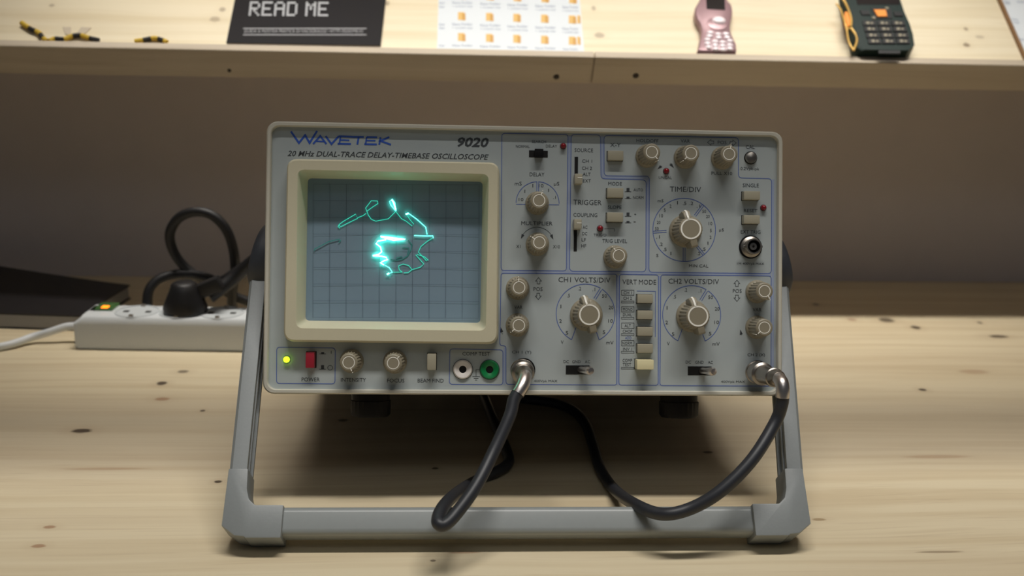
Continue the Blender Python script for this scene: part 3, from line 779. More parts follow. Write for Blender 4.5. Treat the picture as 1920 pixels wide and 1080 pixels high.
# here local y = towards the viewer (n), z = up the arm
def prism(bm, pts, y0, y1, bev=.0012):
    A = [bm.verts.new((x, y0, z)) for x, z in pts]; B = [bm.verts.new((x, y1, z)) for x, z in pts]
    bm.faces.new(A); bm.faces.new(list(reversed(B)))
    for i in range(len(pts)): j = (i+1) % len(pts); bm.faces.new((A[i], B[i], B[j], A[j]))
    bmesh.ops.recalc_face_normals(bm, faces=bm.faces)
    if bev: bmesh.ops.bevel(bm, geom=list(bm.edges), offset=bev, segments=2, profile=.6, affect='EDGES')
for s, xo in ((-1, HX0), (1, HX1)):
    X = lambda d: xo-s*d           # distance inward from the outer face
    # corner block
    bm = bmesh.new()
    prism(bm, [(X(0), .030), (X(-.0004), -.0024), (X(.0070), -.0078), (X(.0125), -.0084), (X(.0130), -.0092), (X(.0322), -.0092), (X(.0322), HB/2), (X(.0165), HB/2), (X(.0130), .0125), (X(.0114), .0180), (X(.0108), .030)], -DEP/2, DEP/2, .0009)
    hpart('handle_corner', bm, M['grey'])
    # arm: C-shaped channel, open inward
    bm = bmesh.new()
    sec = [(0.0005, -DEP/2+.001), (0.0005, DEP/2-.002), (.0022, DEP/2), (.0098, DEP/2), (.0103, DEP/2-.0006), (.0103, DEP/2-.0040), (.0080, DEP/2-.0044), (.0080, DEP/2-.0075),
           (.0103, DEP/2-.0080), (.0103, DEP/2-.0105), (.0080, DEP/2-.011), (.0080, -DEP/2+.0030), (.0103, -DEP/2+.0026), (.0103, -DEP/2)]
    rings = []
    for z in (.012, LEN*.5, LEN+.003):
        ox = (HT[s]-xo)*(z-.012)/(LEN-.012)
        rings.append([(X(d)+ox, min(y, DEP/2-.0004), z) for d, y in sec])
    loft(bm, rings, cap0=True, cap1=True)
    ar = hpart('handle_arm', bm, M['grey'])
    bm = bmesh.new()
    for yy in (DEP/2-.0060, DEP/2-.0125):
        add_box(bm, (X(.0081)+(HT[s]-xo)*.52, yy, LEN*.5+.008), (.0006, .0026, LEN-.022), Matrix.Rotation(math.atan((HT[s]-xo)/LEN), 3, 'Y'))
    for v in bm.verts: v.co = cb+HMt @ v.co
    g = sub('arm_groove', finish(bm, 'groove'), M['groove'], ar)
    # hub
    Rh = .0225
    hx0 = s*(W/2-.001); xo = HT[s]
    bm = bmesh.new(); n = 40; rings = []
    def hr(r, dx, sh=0): return [(hx0+s*dx, hub.y+r*math.cos(2*math.pi*i/n), hub.z+r*math.sin(2*math.pi*i/n)) for i in range(n)]
    tt = abs(xo)+.0022-W/2
    rings = [hr(Rh, 0), hr(Rh, tt*.60), hr(Rh*.97, tt*.88), hr(Rh*.90, tt*.97), hr(Rh*.7, tt)]
    # the cap leans: thinner at the top
    for rg in rings:
        for i, p in enumerate(rg):
            f = (p[2]-hub.z)/Rh
            rg[i] = (hx0+(p[0]-hx0)*(1-0.30*(f+0.4 if f > -0.4 else 0)), p[1], p[2])
    loft(bm, rings, cap0=True, cap1=True)
    part('pivot_hub', finish(bm, 'hub', ang=50), M['hub'])
# bar
bm = bmesh.new()
bh, bd = .0160, .0150
sec = []
for (cy_, cz_, a0) in ((bd/2-.0035, bh/2-.0035, 0), (-bd/2+.0035, bh/2-.0035, 90), (-bd/2+.0035, -bh/2+.0035, 180), (bd/2-.0035, -bh/2+.0035, 270)):
    for i in range(6):
        aa = rad(a0+18*i); sec.append((cy_+.0035*math.cos(aa), cz_+.0035*math.sin(aa)))
loft(bm, [[(x, y, z+.0012) for y, z in sec] for x in (HX0+.0315, HX1-.0315)], cap0=True, cap1=True)
hpart('handle_bar', bm, M['bar'])

# ================================================================== probe cables
def world(p): return Vector(SP)+Vector(SS @ np.array(p))
def cable_thing(sock_px, elbow_px, bend, end_px, elbow_d, end_d, path, label, name='coaxial_cable'):
    A = pp(*sock_px, PY-.004); B = pp(*elbow_px, PY-elbow_d); E = pp(*end_px, PY-end_d)
    A = Vector((B[0]*0.0+A[0], A[1], A[2])); B = Vector(B); E = Vector(E)
    rt = empty(name, world(E))
    tag(rt, label, 'cable')
    # plug body along A->B (profile), then elbow B->E
    wA, wB, wE = world(A), world(B), world(E); ax = (wB-wA).normalized(); Lb = (wB-wA).length
    prof = [(.0068, .000), (.0069, .0016), (.0064, .0022), (.0066, .0035), (.0066, .010), (.0069, .0105), (.0069, .0125), (.0055, .0135), (.0052, .020), (.0051, Lb-.010), (.0056, Lb-.0095), (.0056, Lb-.006), (.0050, Lb-.0055), (.0049, Lb-.001), (.0040, Lb+.0012), (.0015, Lb+.0018)]
    if Lb < .032: prof = [(.0068, 0), (.0069, .0016), (.0064, .0022), (.0066, .004), (.0066, .009), (.0069, .0095), (.0066, .011), (.0055, .012), (.0055, .014), (.0050, .0145), (.0047, Lb-.001), (.0038, Lb+.001), (.0015, Lb+.0015)]
    bm = bmesh.new()
    tube_bm(bm, [wA+ax*d for r, d in prof], 0, 32, True, [r for r, d in prof])
    for v in bm.verts: v.co -= wE
    pb = link('plug_body', finish(bm, 'plug', ang=30), M['steel2'], rt)
    # bayonet collar grip ring
    bm = bmesh.new()
    mid = world(bend)
    P = [wB-ax*.004]
    for k in range(9):
        t_ = k/8; P.append((wB+ax*.0005)*(1-t_)**2+mid*2*t_*(1-t_)+wE*t_*t_)
    tube_bm(bm, P, .0039, 24)
    for v in bm.verts: v.co -= wE
    link('elbow_sleeve', finish(bm, 'elbow', ang=50), M['steel'], rt)
    d0 = (P[-1]-P[-2]).normalized()
    pts = [wE-d0*.004, wE+d0*.004]+[Vector(p) for p in path]
    C_ = catmull(pts, 12)
    bm = bmesh.new(); tube_bm(bm, C_, .0036, 18)
    for v in bm.verts: v.co -= wE
    link('cable_jacket', finish(bm, 'jacket', ang=60), M['cable'], rt)
CR = .0037
tz = lambda x, y, z=CR: on_table(x, y, z)
atY = lambda x, y, v: on_plane(x, y, 1, v)
B1 = pp(984, 706, PY-.027)
path1 = [atY(955, 782, .560), atY(925, 848, .548), atY(892, 912, .532), atY(856, 962, .520), atY(833, 984, .514), atY(821, 978, .516), atY(828, 955, .530),
         atY(850, 930, .560), tz(886, 905), tz(930, 885), tz(953, 868), tz(950, 845), tz(935, 810), tz(918, 770), tz(905, 735), tz(900, 712)]
cable_thing((978, 694), (984, 705), tuple(Vector(pp(982, 722, PY-.033))), (971, 738), .027, .034, path1,
            'black coaxial cable with metal elbow plug hanging from the CH 1 socket')
path2 = [atY(1452, 795, .548), atY(1410, 862, .535), atY(1352, 920, .528), atY(1296, 953, .528), atY(1243, 964, .530), atY(1195, 948, .548), tz(1152, 918, .006), tz(1125, 878), tz(1112, 835), tz(1098, 795), tz(1075, 770), tz(1040, 756), tz(1000, 750), tz(960, 745)]
cable_thing((1417.5, 697.5), (1459, 710), tuple(Vector(pp(1470, 715, PY-.051))), (1467, 745), .043, .049, path2,
            'black coaxial cable with metal elbow plug at the CH 2 socket, lower right')

# ================================================================== power strip
PSY0 = on_table(137, 655); PSY1 = on_table(465, 660)
d = Vector(PSY1-PSY0); psang = math.atan2(d.y, d.x)
ps = empty('power_strip', (float(PSY0[0]), float(PSY0[1]), 0)); ps.rotation_euler = (0, 0, psang)
tag(ps, 'white power strip with lit orange switch behind the oscilloscope, left', 'power strip')
SL, SWd, SH = .30, .042, .0285
bm = bmesh.new()
rg = []
for z, ins in ((0, .001), (.0010, 0), (SH-.006, .0003), (SH-.002, .0010), (SH, .003)):
    r = .006; x0, x1, y0, y1 = ins, SL-ins, ins, SWd-ins
    rg.append([(p[0], p[2], z) for p in rrect(x0, x1, y0, y1, r, 0)])
loft(bm, rg, cap0=True, cap1=True)
# chamfer the end block: pull top of the left end inwards
for v in bm.verts:
    if v.co.z > SH-.003 and v.co.x < .02: v.co.x += .008*(1-v.co.x/.02)*0.6
link('strip_body', finish(bm, 'strip', ang=40), M['strip'], ps)
M['rocker'] = mat('green_rocker_plastic', rgb(70, 110, 60), 0.25)
M['glow'] = mat('lit_orange_switch', rgb(255, 120, 20), 0.3, emit=(1.0, 0.22, 0.01, 1), estr=2.6)
M['olive'] = mat('olive_switch_glow', rgb(150, 130, 40), 0.3)
def psl(px, py, z=SH):
    p = Vector(on_table(px, py, z)) - Vector((float(PSY0[0]), float(PSY0[1]), 0)); c, s = math.cos(-psang), math.sin(-psang)
    return Vector((p.x*c-p.y*s, p.x*s+p.y*c, z))
q = psl(201, 577)
sw = link('rocker_switch', box_mesh('rocker', (0, 0, 0), (.0155, .020, .003), .0005), M['rocker'], ps, q+Vector((0, 0, .0006)))
sw['label'] = 'green rocker switch with orange glow'
sub('lit_lens', box_mesh('lens', (.0005, -.0055, .0018), (.0055, .006, .0010), .0003), M['glow'], sw)
sub('dark_surround', box_mesh('surround', (-.010, 0, -.0012), (.006, .020, .0012), .0003), M['stripdark'], sw)
for px in (259, 343, 420):
    q = psl(px, 583); q.y = SWd/2
    bm = bmesh.new(); n = 40
    loft(bm, [[(r*math.cos(2*math.pi*i/n), r*math.sin(2*math.pi*i/n), z) for i in range(n)] for r, z in ((.0205*.92, 0), (.0200*.92, .0008), (.0190*.92, .0008), (.0188*.92, .0001), (.0001, .0001))])
    so = link('socket_well', finish(bm, 'well'), M['stripdark'], ps, Vector((q.x-.0, SWd/2, SH)))
    bm = bmesh.new()
    add_box(bm, (0, -.0165, .0010), (.0036, .0026, .0024), None, .0004); add_box(bm, (0, .0165, .0010), (.0036, .0026, .0024), None, .0004)
    sub('earth_clip', finish(bm, 'clip'), M['steel2'], so)
    bm = bmesh.new()
    for sx in (-1, 1): add_box(bm, (sx*.0095, 0, .0002), (.0048, .0048, .0003), None, .0001)
    sub('pin_hole', finish(bm, 'pin'), M['hole'], so)
# lead of the strip
Q = [on_table(150, 612, .013), on_table(128, 612, .013), on_table(95, 622, .010), on_table(60, 632, .006), on_table(0, 650, .0035), on_table(-120, 660, .0035)]
Q[0] = np.array([float(PSY0[0])+.004, float(PSY0[1])+.02, .014]); Q[1] = Q[0]+np.array([-.014, .001, 0])
o = link('strip_lead', tube('lead', [Vector(p)-ps.location for p in Q], .0034, 14), M['strip'], ps); o.rotation_euler = (0, 0, -psang)
o['label'] = 'white lead leaving the strip to the left'
# black plug on the strip
pq = psl(350, 584); wq = Vector(ps.location)+Matrix.Rotation(psang, 3, 'Z') @ Vector((pq.x, SWd/2, SH))
cordA = empty('mains_cable', wq+Vector((0, 0, .0012)))
tag(cordA, 'black power cord whose plug sits in the middle of the white strip', 'power cord')
bm = bmesh.new()
loft(bm, [[(r*sx*math.cos(2*math.pi*i/28), r*math.sin(2*math.pi*i/28), z) for i in range(28)] for r, sx, z in ((.0175, 1.05, 0), (.0180, 1.05, .004), (.0165, .95, .012), (.014, .9, .019), (.012, .9, .0245), (.009, .9, .0265))], cap0=True, cap1=True)
add_box(bm, (.019, .004, .0200), (.026, .014, .013), Matrix.Rotation(rad(-24), 3, 'Y'), .003)
link('plug', finish(bm, 'plug', ang=45), M['cord'], cordA)
def cordpath(pts): return [Vector(on_plane(x, y, 1, yy)) for x, y, yy in pts]
P = cordpath([(392, 556, .925), (415, 540, .93), (440, 520, .935), (462, 501, .935), (490, 480, .93), (530, 462, .92), (570, 480, .90)])
o = link('cord', tube('cordm', [p-cordA.location for p in P], .0062, 14), M['cord'], cordA)
P = cordpath([(432, 575, .975), (436, 545, .97), (441, 512, .965), (438, 470, .962), (424, 430, .96), (398, 404, .96), (366, 397, .962), (336, 408, .965), (319, 436, .968), (324, 468, .97), (346, 500, .972),
              (380, 524, .974), (420, 545, .98), (455, 562, .985), (500, 575, .99), (550, 585, .99)])
P[0] = Vector((P[0].x, P[0].y+.005, .0045))
cordB = empty('looped_cord', P[0]); cordB.location.z = 0
tag(cordB, 'black cord rising in a tall open loop behind the white strip', 'power cord')
link('cord', tube('loopm', [p-cordB.location for p in P], .0045, 14), M['cord'], cordB)
P = cordpath([(276, 590, .950), (277, 556, .955), (290, 530, .96), (316, 517, .965), (350, 514, .97), (385, 520, .965), (412, 528, .958), (440, 512, .95), (465, 495, .95), (505, 478, .95)])
P[0].z = .0045
cordC = empty('arched_cord', P[0]); cordC.location.z = 0
tag(cordC, 'black cord arching low behind the left half of the white strip', 'power cord')
link('cord', tube('archm', [p-cordC.location for p in P], .0045, 14), M['cord'], cordC)

# black book lying at the back left
zt = .0145
A = on_table(244, 534, zt); B = on_table(150, 592, zt); BLk = on_table(60, 506, zt)
A = Vector(A); B = Vector(B)
e1 = (A-B); e1.z = 0
e2 = Vector((-1, .10, 0)).normalized()*.26
book = empty('black_book', (B.x, B.y, 0)); tag(book, 'black covered book lying flat at the back left of the worktop', 'book')
o_ = Vector((B.x, B.y, 0))
q4 = [Vector((0, 0, 0)), e1, e1+e2, e2]
yb = WALLY-.004
q4 = [v.copy() for v in q4]
for v in q4:
    if v.y+o_.y > yb: v.y = yb-o_.y
def slab(q4, z0, z1, ins=0.0):
    bm = bmesh.new(); c = sum(q4, Vector())/4
    q = [v+(c-v).normalized()*ins for v in q4]
    loft(bm, [[(v.x, v.y, z) for v in q] for z in (z0, z1)], cap0=True, cap1=True)
    bmesh.ops.bevel(bm, geom=list(bm.edges), offset=.0004, segments=1, affect='EDGES')
    return finish(bm, 'slab')
M['cover'] = mat('black_cover_card', rgb(30, 28, 30), 0.4, grain=0.3, gscale=60)
M['pages'] = mat('grey_page_edges', rgb(158, 156, 154), 0.8, grain=0.1, gscale=900)
link('page_block', slab(q4, .0012, zt-.0012, .002), M['pages'], book)
bm = bmesh.new(); gr_ = {}
for zz in (0, 1):
    for i in range(13):
        for j in range(9):
            u, v = i/12, j/8; p = (q4[0]*(1-v)+q4[1]*v)*(1-u)+(q4[3]*(1-v)+q4[2]*v)*u
            gr_[zz, i, j] = bm.verts.new((p.x, p.y, zt-.0012+.0012*zz+.034*u**1.15*v))
for i in range(12):
    for j in range(8):
        for zz in (0, 1): f_ = [gr_[zz, i, j], gr_[zz, i+1, j], gr_[zz, i+1, j+1], gr_[zz, i, j+1]]; bm.faces.new(f_)
for i in range(12):
    for j in (0, 8): bm.faces.new((gr_[0, i, j], gr_[0, i+1, j], gr_[1, i+1, j], gr_[1, i, j]))
for j in range(8):
    for i in (0, 12): bm.faces.new((gr_[0, i, j], gr_[0, i, j+1], gr_[1, i, j+1], gr_[1, i, j]))
link('cover', finish(bm, 'cover'), M['cover'], book)['label'] = 'lifted black top cover'; link('cover', slab(q4, 0, .0012), M['cover'], book)

# ================================================================== things on the display ledge
def on_ledge(name, label, cat, p):
    """empty standing on the board, axes of the board"""
    o = empty(name); o.matrix_world = BM @ Matrix.Translation(Vector((p.x, p.y, BT))); tag(o, label, cat); return o
def bpoly(name, pts, z0, z1, m, parent, org, bev=.0003):
    bm = bmesh.new()
    loft(bm, [[(p[0]-org.x, p[1]-org.y, z) for p in pts] for z in (z0, z1)], cap0=True, cap1=True)
    if bev: bmesh.ops.bevel(bm, geom=list(bm.edges), offset=bev, segments=1, affect='EDGES')
    return link(name, finish(bm, name), m, parent)
def ext(p, q, f): return (q[0]+(q[0]-p[0])*f, q[1]+(q[1]-p[1])*f)
def bxy(px, py, z=0.0): v = bp(px, py, BT+z); return (v.x, v.y)
# booklet
th_b = .0035
c = [bxy(424, 80, th_b), bxy(713, 85, th_b), bxy(722.5, 0, th_b), bxy(440, 0, th_b)]
c[2] = ext(c[1], c[2], .9); c[3] = ext(c[0], c[3], .9)
org = bp(424, 80)
M['bookblack'] = mat('black_booklet_card', rgb(22, 19, 22), 0.6, spec=0.12)
M['print'] = mat('pale_grey_print', rgb(176, 178, 182), 0.6)
M['print2'] = mat('mid_grey_print', rgb(150, 150, 154), 0.6)
bk = on_ledge('booklet', 'black booklet titled READ ME resting on the ledge lip', 'booklet', org)
bpoly('cover', c, th_b-.0008, th_b, M['bookblack'], bk, org, .0001)
bpoly('page_block', [ext(p, q, -.004) for p, q in zip(c, c[2:]+c[:2])], .0003, th_b-.0008, M['pages'], bk, org, 0)
bpoly('cover', c, 0, .0003, M['bookblack'], bk, org, 0)
FONT5 = {'R': ['11110', '10001', '10001', '11110', '10100', '10010', '10001'], 'E': ['11111', '10000', '10000', '11110', '10000', '10000', '11111'],
         'A': ['01110', '10001', '10001', '11111', '10001', '10001', '10001'], 'D': ['11110', '10001', '10001', '10001', '10001', '10001', '11110'],
         'M': ['10001', '11011', '10101', '10101', '10001', '10001', '10001'], ' ': ['00000']*7}
# pixel lettering laid along the booklet's own edges
tl_, tr_ = Vector(bxy(469, 3, th_b)), Vector(bxy(620, 4, th_b)); bl_ = Vector(bxy(466, 30, th_b))
ux = (tr_-tl_)/39.0; uy = (bl_-tl_)/7.0
V, F = [], []
col = 0
for ch in 'READ ME':
    g = FONT5[ch]
    for r_ in range(7):
        for c_ in range(5):
            if g[r_][c_] == '1':
                o2 = tl_+ux*(col+c_)+uy*r_; n0 = len(V)
                for q in (o2, o2+ux*1.02, o2+ux*1.02+uy*.86, o2+uy*.86): V.append((q.x-org.x, q.y-org.y, th_b+.0001))
                F.append((n0, n0+1, n0+2, n0+3))
    col += 6 if ch != ' ' else 3
me = bpy.data.meshes.new('title'); me.from_pydata(V, [], F); link('title_lettering', me, M['print'], bk)
def flat_text(s, px, py, wpx, hpx, z, org, bold=0.0):
    key = (s, bold, 0)
    if key not in TC: TC[key] = text_geo(s, bold, 0)
    V, F = TC[key]; x0 = min(v.x for v in V); x1 = max(v.x for v in V); y0 = min(v.y for v in V); y1 = max(v.y for v in V)
    c = Vector(bxy(px, py, z)); rx_ = Vector(bxy(px+wpx/2, py, z))-c; uy_ = Vector(bxy(px, py-hpx/2, z))-c
    out = []
    for v in V:
        a = (v.x-(x0+x1)/2)/((x1-x0)/2); b = (v.y-(y0+y1)/2)/((y1-y0)/2); q = c+rx_*a+Vector((0, uy_.y))*b
        out.append((q.x-org.x, q.y-org.y, z+.0001))
    return out, F
pr = Print(); a, b = flat_text('GUIDA A MOSTRA PRATICA DI HACKERAGGI / HTTP://README.IO', 570, 58.5, 222, 6.0, th_b, org); pr.add(a, b)
for y in (52.6, 64.4):
    q = [Vector(bxy(x, yy, th_b)) for x, yy in ((456, y), (687, y), (687, y+1.7), (456, y+1.7))]
    pr.add([(v.x-org.x, v.y-org.y, th_b+.0001) for v in q], [(0, 1, 2, 3)])
link('subtitle_lettering', pr.mesh('sub'), M['print2'], bk)
# white sheet with folder icons
M['paper'] = mat('white_paper', rgb(224, 230, 236), 0.7, spec=0.2)
M['folder'] = mat('folder_icon_ink', rgb(222, 180, 100), 0.6)
M['folder2'] = mat('folder_icon_shade', rgb(202, 152, 70), 0.6)
M['ptext'] = mat('pale_blue_grey_text', rgb(120, 134, 162), 0.7)
def sheet(name, label, corners, icons, texts, iw=14, thick=.0006, board=None):
    org = Vector((corners[0][0], corners[0][1], 0)); o = on_ledge(name, label, 'paper', org)
    bpoly('sheet', corners, 0, thick, M['paper'], o, org, 0)
    fo, fs, tx = Print(), Print(), Print()
    for px, py, k in icons:
        for P_, x0, y0, x1, y1, zz in ((fo, -.5, -.5, .35, .45, .0001), (fs, .02, -.35, .5, .5, .00015)):
            w_ = iw*k; q = [Vector(bxy(px+a*w_, py+b*15.5, thick)) for a, b in ((x0, y0), (x1, y0), (x1+.02, y1), (x0, y1))]
            P_.add([(v.x-org.x, v.y-org.y, thick+zz) for v in q], [(0, 1, 2, 3)])
    for s, px, py, w_, h_ in texts:
        a, b = flat_text(s, px, py, w_, h_, thick, org); tx.add(a, b)
    for (V1, F1), (V2, F2) in zip(fo.items, fs.items):
        me = bpy.data.meshes.new('fi'); me.from_pydata(V1, [], F1); f_ = link('folder_icon', me, M['folder'], o)
        me = bpy.data.meshes.new('fs'); me.from_pydata(V2, [], F2); link('folder_front', me, M['folder2'], f_)
    tx.parts('icon_caption', M['ptext'], o)
    return o
c = [bxy(819, 94), bxy(1095, 96), bxy(1087, 0), bxy(822, 0)]
c[0] = (c[0][0], LT+.0004); c[1] = (c[1][0], LT+.0004)
c[2] = ext(c[1], c[2], .5); c[3] = ext(c[0], c[3], .5)
icons, texts = [], []
for i, x in enumerate((457, 737, 1010, 1288, 1565)):
    for y, dy in ((163, 8.5), (372, 9.0)):
        icons.append((780+x/5.333, (y+i*dy)/5.333, 1.0))
    icons.append((780+(x+4)/5.333, (-48+i*11)/5.333, 1.0))
    for y in (28, 243):
        w_ = 38 if i < 4 else 30; xx = 780+(x+8)/5.333 if i < 4 else 780+1545/5.333
        texts.append(('New Folder', xx, (y+i*11)/5.333, w_, 4.6)); texts.append(('+ untitled copy', xx, (y+38+i*11)/5.333, w_, 4.2))
    texts.append(('New Folder', 780+(x+8)/5.333 if i < 4 else 1070, (456+i*9)/5.333, 38 if i < 4 else 28, 4.2))
for y in (195, 408): icons.append((780+1628/5.333, y/5.333, .45))
for y in (30, 68, 245, 280, 456): texts.append(('lder', 780+262/5.333, y/5.333, 11, 4.2))
sheet('icon_sheet', 'white sheet printed with rows of yellow folder icons on the ledge', c, icons, texts)
# clipboard at the right edge
M['hardboard'] = mat('brown_hardboard', rgb(134, 98, 58), 0.6, grain=0.2, gscale=300)
bt = .003
c0 = Vector(bxy(1873, 0, bt)); c1 = Vector(bxy(1917, 100, bt)); dd = (c1-c0).normalized()
lo = c0+dd*((LT+.002-c0.y)/dd.y); hi = c0-dd*.06; nx = Vector((-dd.y, dd.x));
if nx.x < 0: nx = -nx
org = Vector((lo.x, lo.y, 0))
cl = on_ledge('clipboard', 'white printed sheet on a brown board at the right end', 'clipboard', org)
tlv = lambda o, s: o+nx*s
low2 = lo+nx*.17
bpoly('backing_board', [tuple(lo), (lo.x+.19, LT+.001), tuple(hi+nx*.20), tuple(hi)], 0, bt, M['hardboard'], cl, org)
i0 = .0032
bpoly('sheet', [tuple(lo+nx*i0+dd*-.001), (lo.x+.186, LT+.0015), tuple(hi+nx*.195), tuple(hi+nx*i0)], bt, bt+.0005, M['paper'], cl, org, 0)
tx = Print()
for s, px, py, w_, h_ in (('New', 1888, 3.5, 10, 4), ('copy', 1890, 7.5, 10, 3.6), ('New Folder', 1915, 3.5, 16, 4), ('New', 1903, 36.5, 11, 4), ('copy', 1906, 43, 11, 4), ('New', 1917, 74, 9, 4)):
    a, b = flat_text(s, px, py, w_, h_, bt+.0005, org); tx.add(a, b)
tx.parts('printed_text', M['ptext'], cl)

# pink hourglass phone
M['pink'] = mat('rose_pink_phone_shell', rgb(158, 126, 132), 0.38, 0.25)
M['pinkkey'] = mat('pearl_pink_key', rgb(250, 238, 244), 0.25)
M['darkscreen'] = mat('phone_display_glass', rgb(32, 26, 26), 0.25, spec=0.3)
ph_h = .0095
def ph(px, py, z=ph_h): return bxy(1260+px/9, py/9, z)
left = [(455, 0), (398, 100), (388, 200), (408, 290), (455, 370), (485, 460), (492, 560), (468, 680), (440, 800), (428, 862)]
right = [(950, 0), (1005, 60), (1028, 160), (1020, 250), (1000, 340), (985, 430), (995, 530), (1040, 640), (1085, 730), (1098, 800), (1085, 875)]
def smooth2(pts): return [(v.x, v.y) for v in catmull([(a, b, 0) for a, b in pts], 4)]
topL = [(560, -150), (490, -60)]; topR = [(930, -55), (860, -145)]
outl = smooth2(topL+left)+smooth2(list(reversed(right))+topR)
pts = [ph(a, b) for a, b in outl]
pts = [(x, max(y, LT+.0004)) for x, y in pts]
org = Vector((sum(p[0] for p in pts)/len(pts), LT+.001, 0))
pk = on_ledge('pink_phone', 'small rose pink hourglass shaped keypad phone on the ledge', 'phone', org)
cx_ = sum(p[0] for p in pts)/len(pts); cy_ = sum(p[1] for p in pts)/len(pts)
bm = bmesh.new()
def sc(f, z): return [(cx_+(p[0]-cx_)*f-org.x, max(cy_+(p[1]-cy_)*(1-(1-f)*.6), LT+.0004)-org.y, z) for p in pts]
loft(bm, [sc(.90, 0), sc(1.0, .002), sc(1.0, .006), sc(.96, .0088), sc(.90, ph_h)], cap0=True, cap1=True)
link('shell', finish(bm, 'shell', ang=50), M['pink'], pk)
q = [ph(a, b, ph_h+.0003) for a, b in ((572, -40), (888, -30), (898, 168), (586, 150))]
bpoly('display', q, ph_h-.001, ph_h+.0003, M['darkscreen'], pk, org, 0)
# domed navigation pad
ctr = Vector(ph(760, 410)); bm = bmesh.new(); rr = .0100
loft(bm, [[(ctr.x-org.x+r*math.cos(2*math.pi*i/32), ctr.y-org.y+r*.92*math.sin(2*math.pi*i/32), z) for i in range(32)] for r, z in ((rr, ph_h-.001), (rr, ph_h+.0006), (rr*.9, ph_h+.0010))], cap0=True, cap1=True)
link('navigation_ring', finish(bm, 'nav'), M['pink'], pk)
ctr = Vector(ph(785, 345)); bm = bmesh.new()
loft(bm, [[(ctr.x-org.x+.0066*f*math.cos(2*math.pi*i/28), ctr.y-org.y-.0012+.0052*f*math.sin(2*math.pi*i/28), ph_h+.0008+z) for i in range(28)] for f, z in ((1, 0), (.9, .0012), (.6, .0020), (.2, .0023))], cap0=True, cap1=True)
link('centre_key', finish(bm, 'ck', ang=60), M['pinkkey'], pk)['label'] = 'glossy pale centre key'
km = bmesh.new()
loft(km, [[(.0033*f*math.cos(2*math.pi*i/16), .0025*f*math.sin(2*math.pi*i/16), z) for i in range(16)] for f, z in ((1, 0), (.92, .0010), (.55, .0016))], cap0=True, cap1=True)
km = finish(km, 'key', ang=60)
keys = [(645, 555), (780, 583), (910, 578), (630, 615), (785, 643), (930, 638), (597, 675), (728, 706), (855, 718), (975, 700), (600, 740), (730, 770), (855, 780), (975, 768), (618, 802), (738, 832), (860, 842), (975, 828)]
for a, b in keys:
    p = ph(a, b, ph_h); o = link('key', km, M['pinkkey'], pk, Vector((p[0]-org.x, p[1]-org.y, ph_h-.0001)))

# dark green rugged phone
M['rug'] = mat('dark_green_rubber', rgb(20, 40, 37), 0.6, grain=0.1, spec=0.2)
M['gold'] = mat('gold_trim', rgb(206, 166, 84), 0.35, 0.3)
M['orange'] = mat('orange_key_plastic', rgb(245, 146, 30), 0.4)
M['dkkey'] = mat('dark_keypad_plastic', rgb(24, 25, 28), 0.5, spec=0.25)
M['legend'] = mat('key_legend_print', rgb(138, 130, 108), 0.6)
rh = .0160
def rp(px, py, z=rh): return bxy(1540+px/9, py/9, z)
face = [(430, -330), (1290, -330), (1335, 0), (1400, 200), (1490, 400), (1545, 580), (1572, 760), (1545, 830), (1500, 930), (540, 912), (640, 800), (610, 640), (540, 380), (490, 160), (440, 0)]
face = [(430, -160), (1300, -160), (1335, 0), (1400, 200), (1490, 400), (1545, 580), (1572, 760), (1540, 850), (1490, 935), (560, 915), (655, 760), (620, 600), (560, 380), (505, 160), (450, 0)]
# face outline at top height and body that widens to the left (the visible flank)
fpts = [rp(*p) for p in [(430, -160), (1300, -160), (1335, 0), (1400, 200), (1490, 400), (1545, 580), (1572, 760), (1500, 925), (760, 915), (660, 780), (610, 560), (545, 340), (480, 100)]]
fpts = [(x, max(y, LT+.0006)) for x, y in fpts]
org = Vector((sum(p[0] for p in fpts)/len(fpts), LT+.001, 0))
rg_ = on_ledge('rugged_phone', 'dark green rugged keypad phone with orange centre key on the ledge', 'phone', org)
def flank(dx, z, dy=0.0, px=0.0):
    out = []
    for i, (x, y) in enumerate(fpts):
        lf = i in (0, 8, 9, 10, 11, 12)
        out.append((x-org.x-(dx if lf else -px), max(y-dy, LT+.0006)-org.y, z))
    return out
bm = bmesh.new()
loft(bm, [flank(.001, 0), flank(.0045, .003), flank(.0050, .009), flank(.0030, .0145), flank(0, rh)], cap0=True, cap1=True)
link('rubber_shell', finish(bm, 'rshell', ang=40), M['rug'], rg_)
def rquad(name, pp4, z0, z1, m, bev=.0002):
    return bpoly(name, [rp(a, b, z1) for a, b in pp4], z0, z1, m, rg_, org, bev)
rquad('display', [(560, -140), (1290, -140), (1330, 75), (610, 75)], rh-.001, rh+.0003, M['darkscreen'])
rquad('key_surround', [(840, 125), (1170, 130), (1200, 310), (900, 315)], rh-.001, rh+.0006, M['dkkey'])
rquad('centre_key', [(885, 158), (1085, 160), (1118, 272), (955, 275)], rh, rh+.0018, M['orange'])['label'] = 'orange centre key'
rquad('trim_dot', [(1075, 115), (1130, 118), (1140, 150), (1090, 150)], rh, rh+.0012, M['legend'], .0001); rquad('trim_dot', [(858, 275), (905, 277), (915, 318), (872, 318)], rh, rh+.0012, M['legend'], .0001)
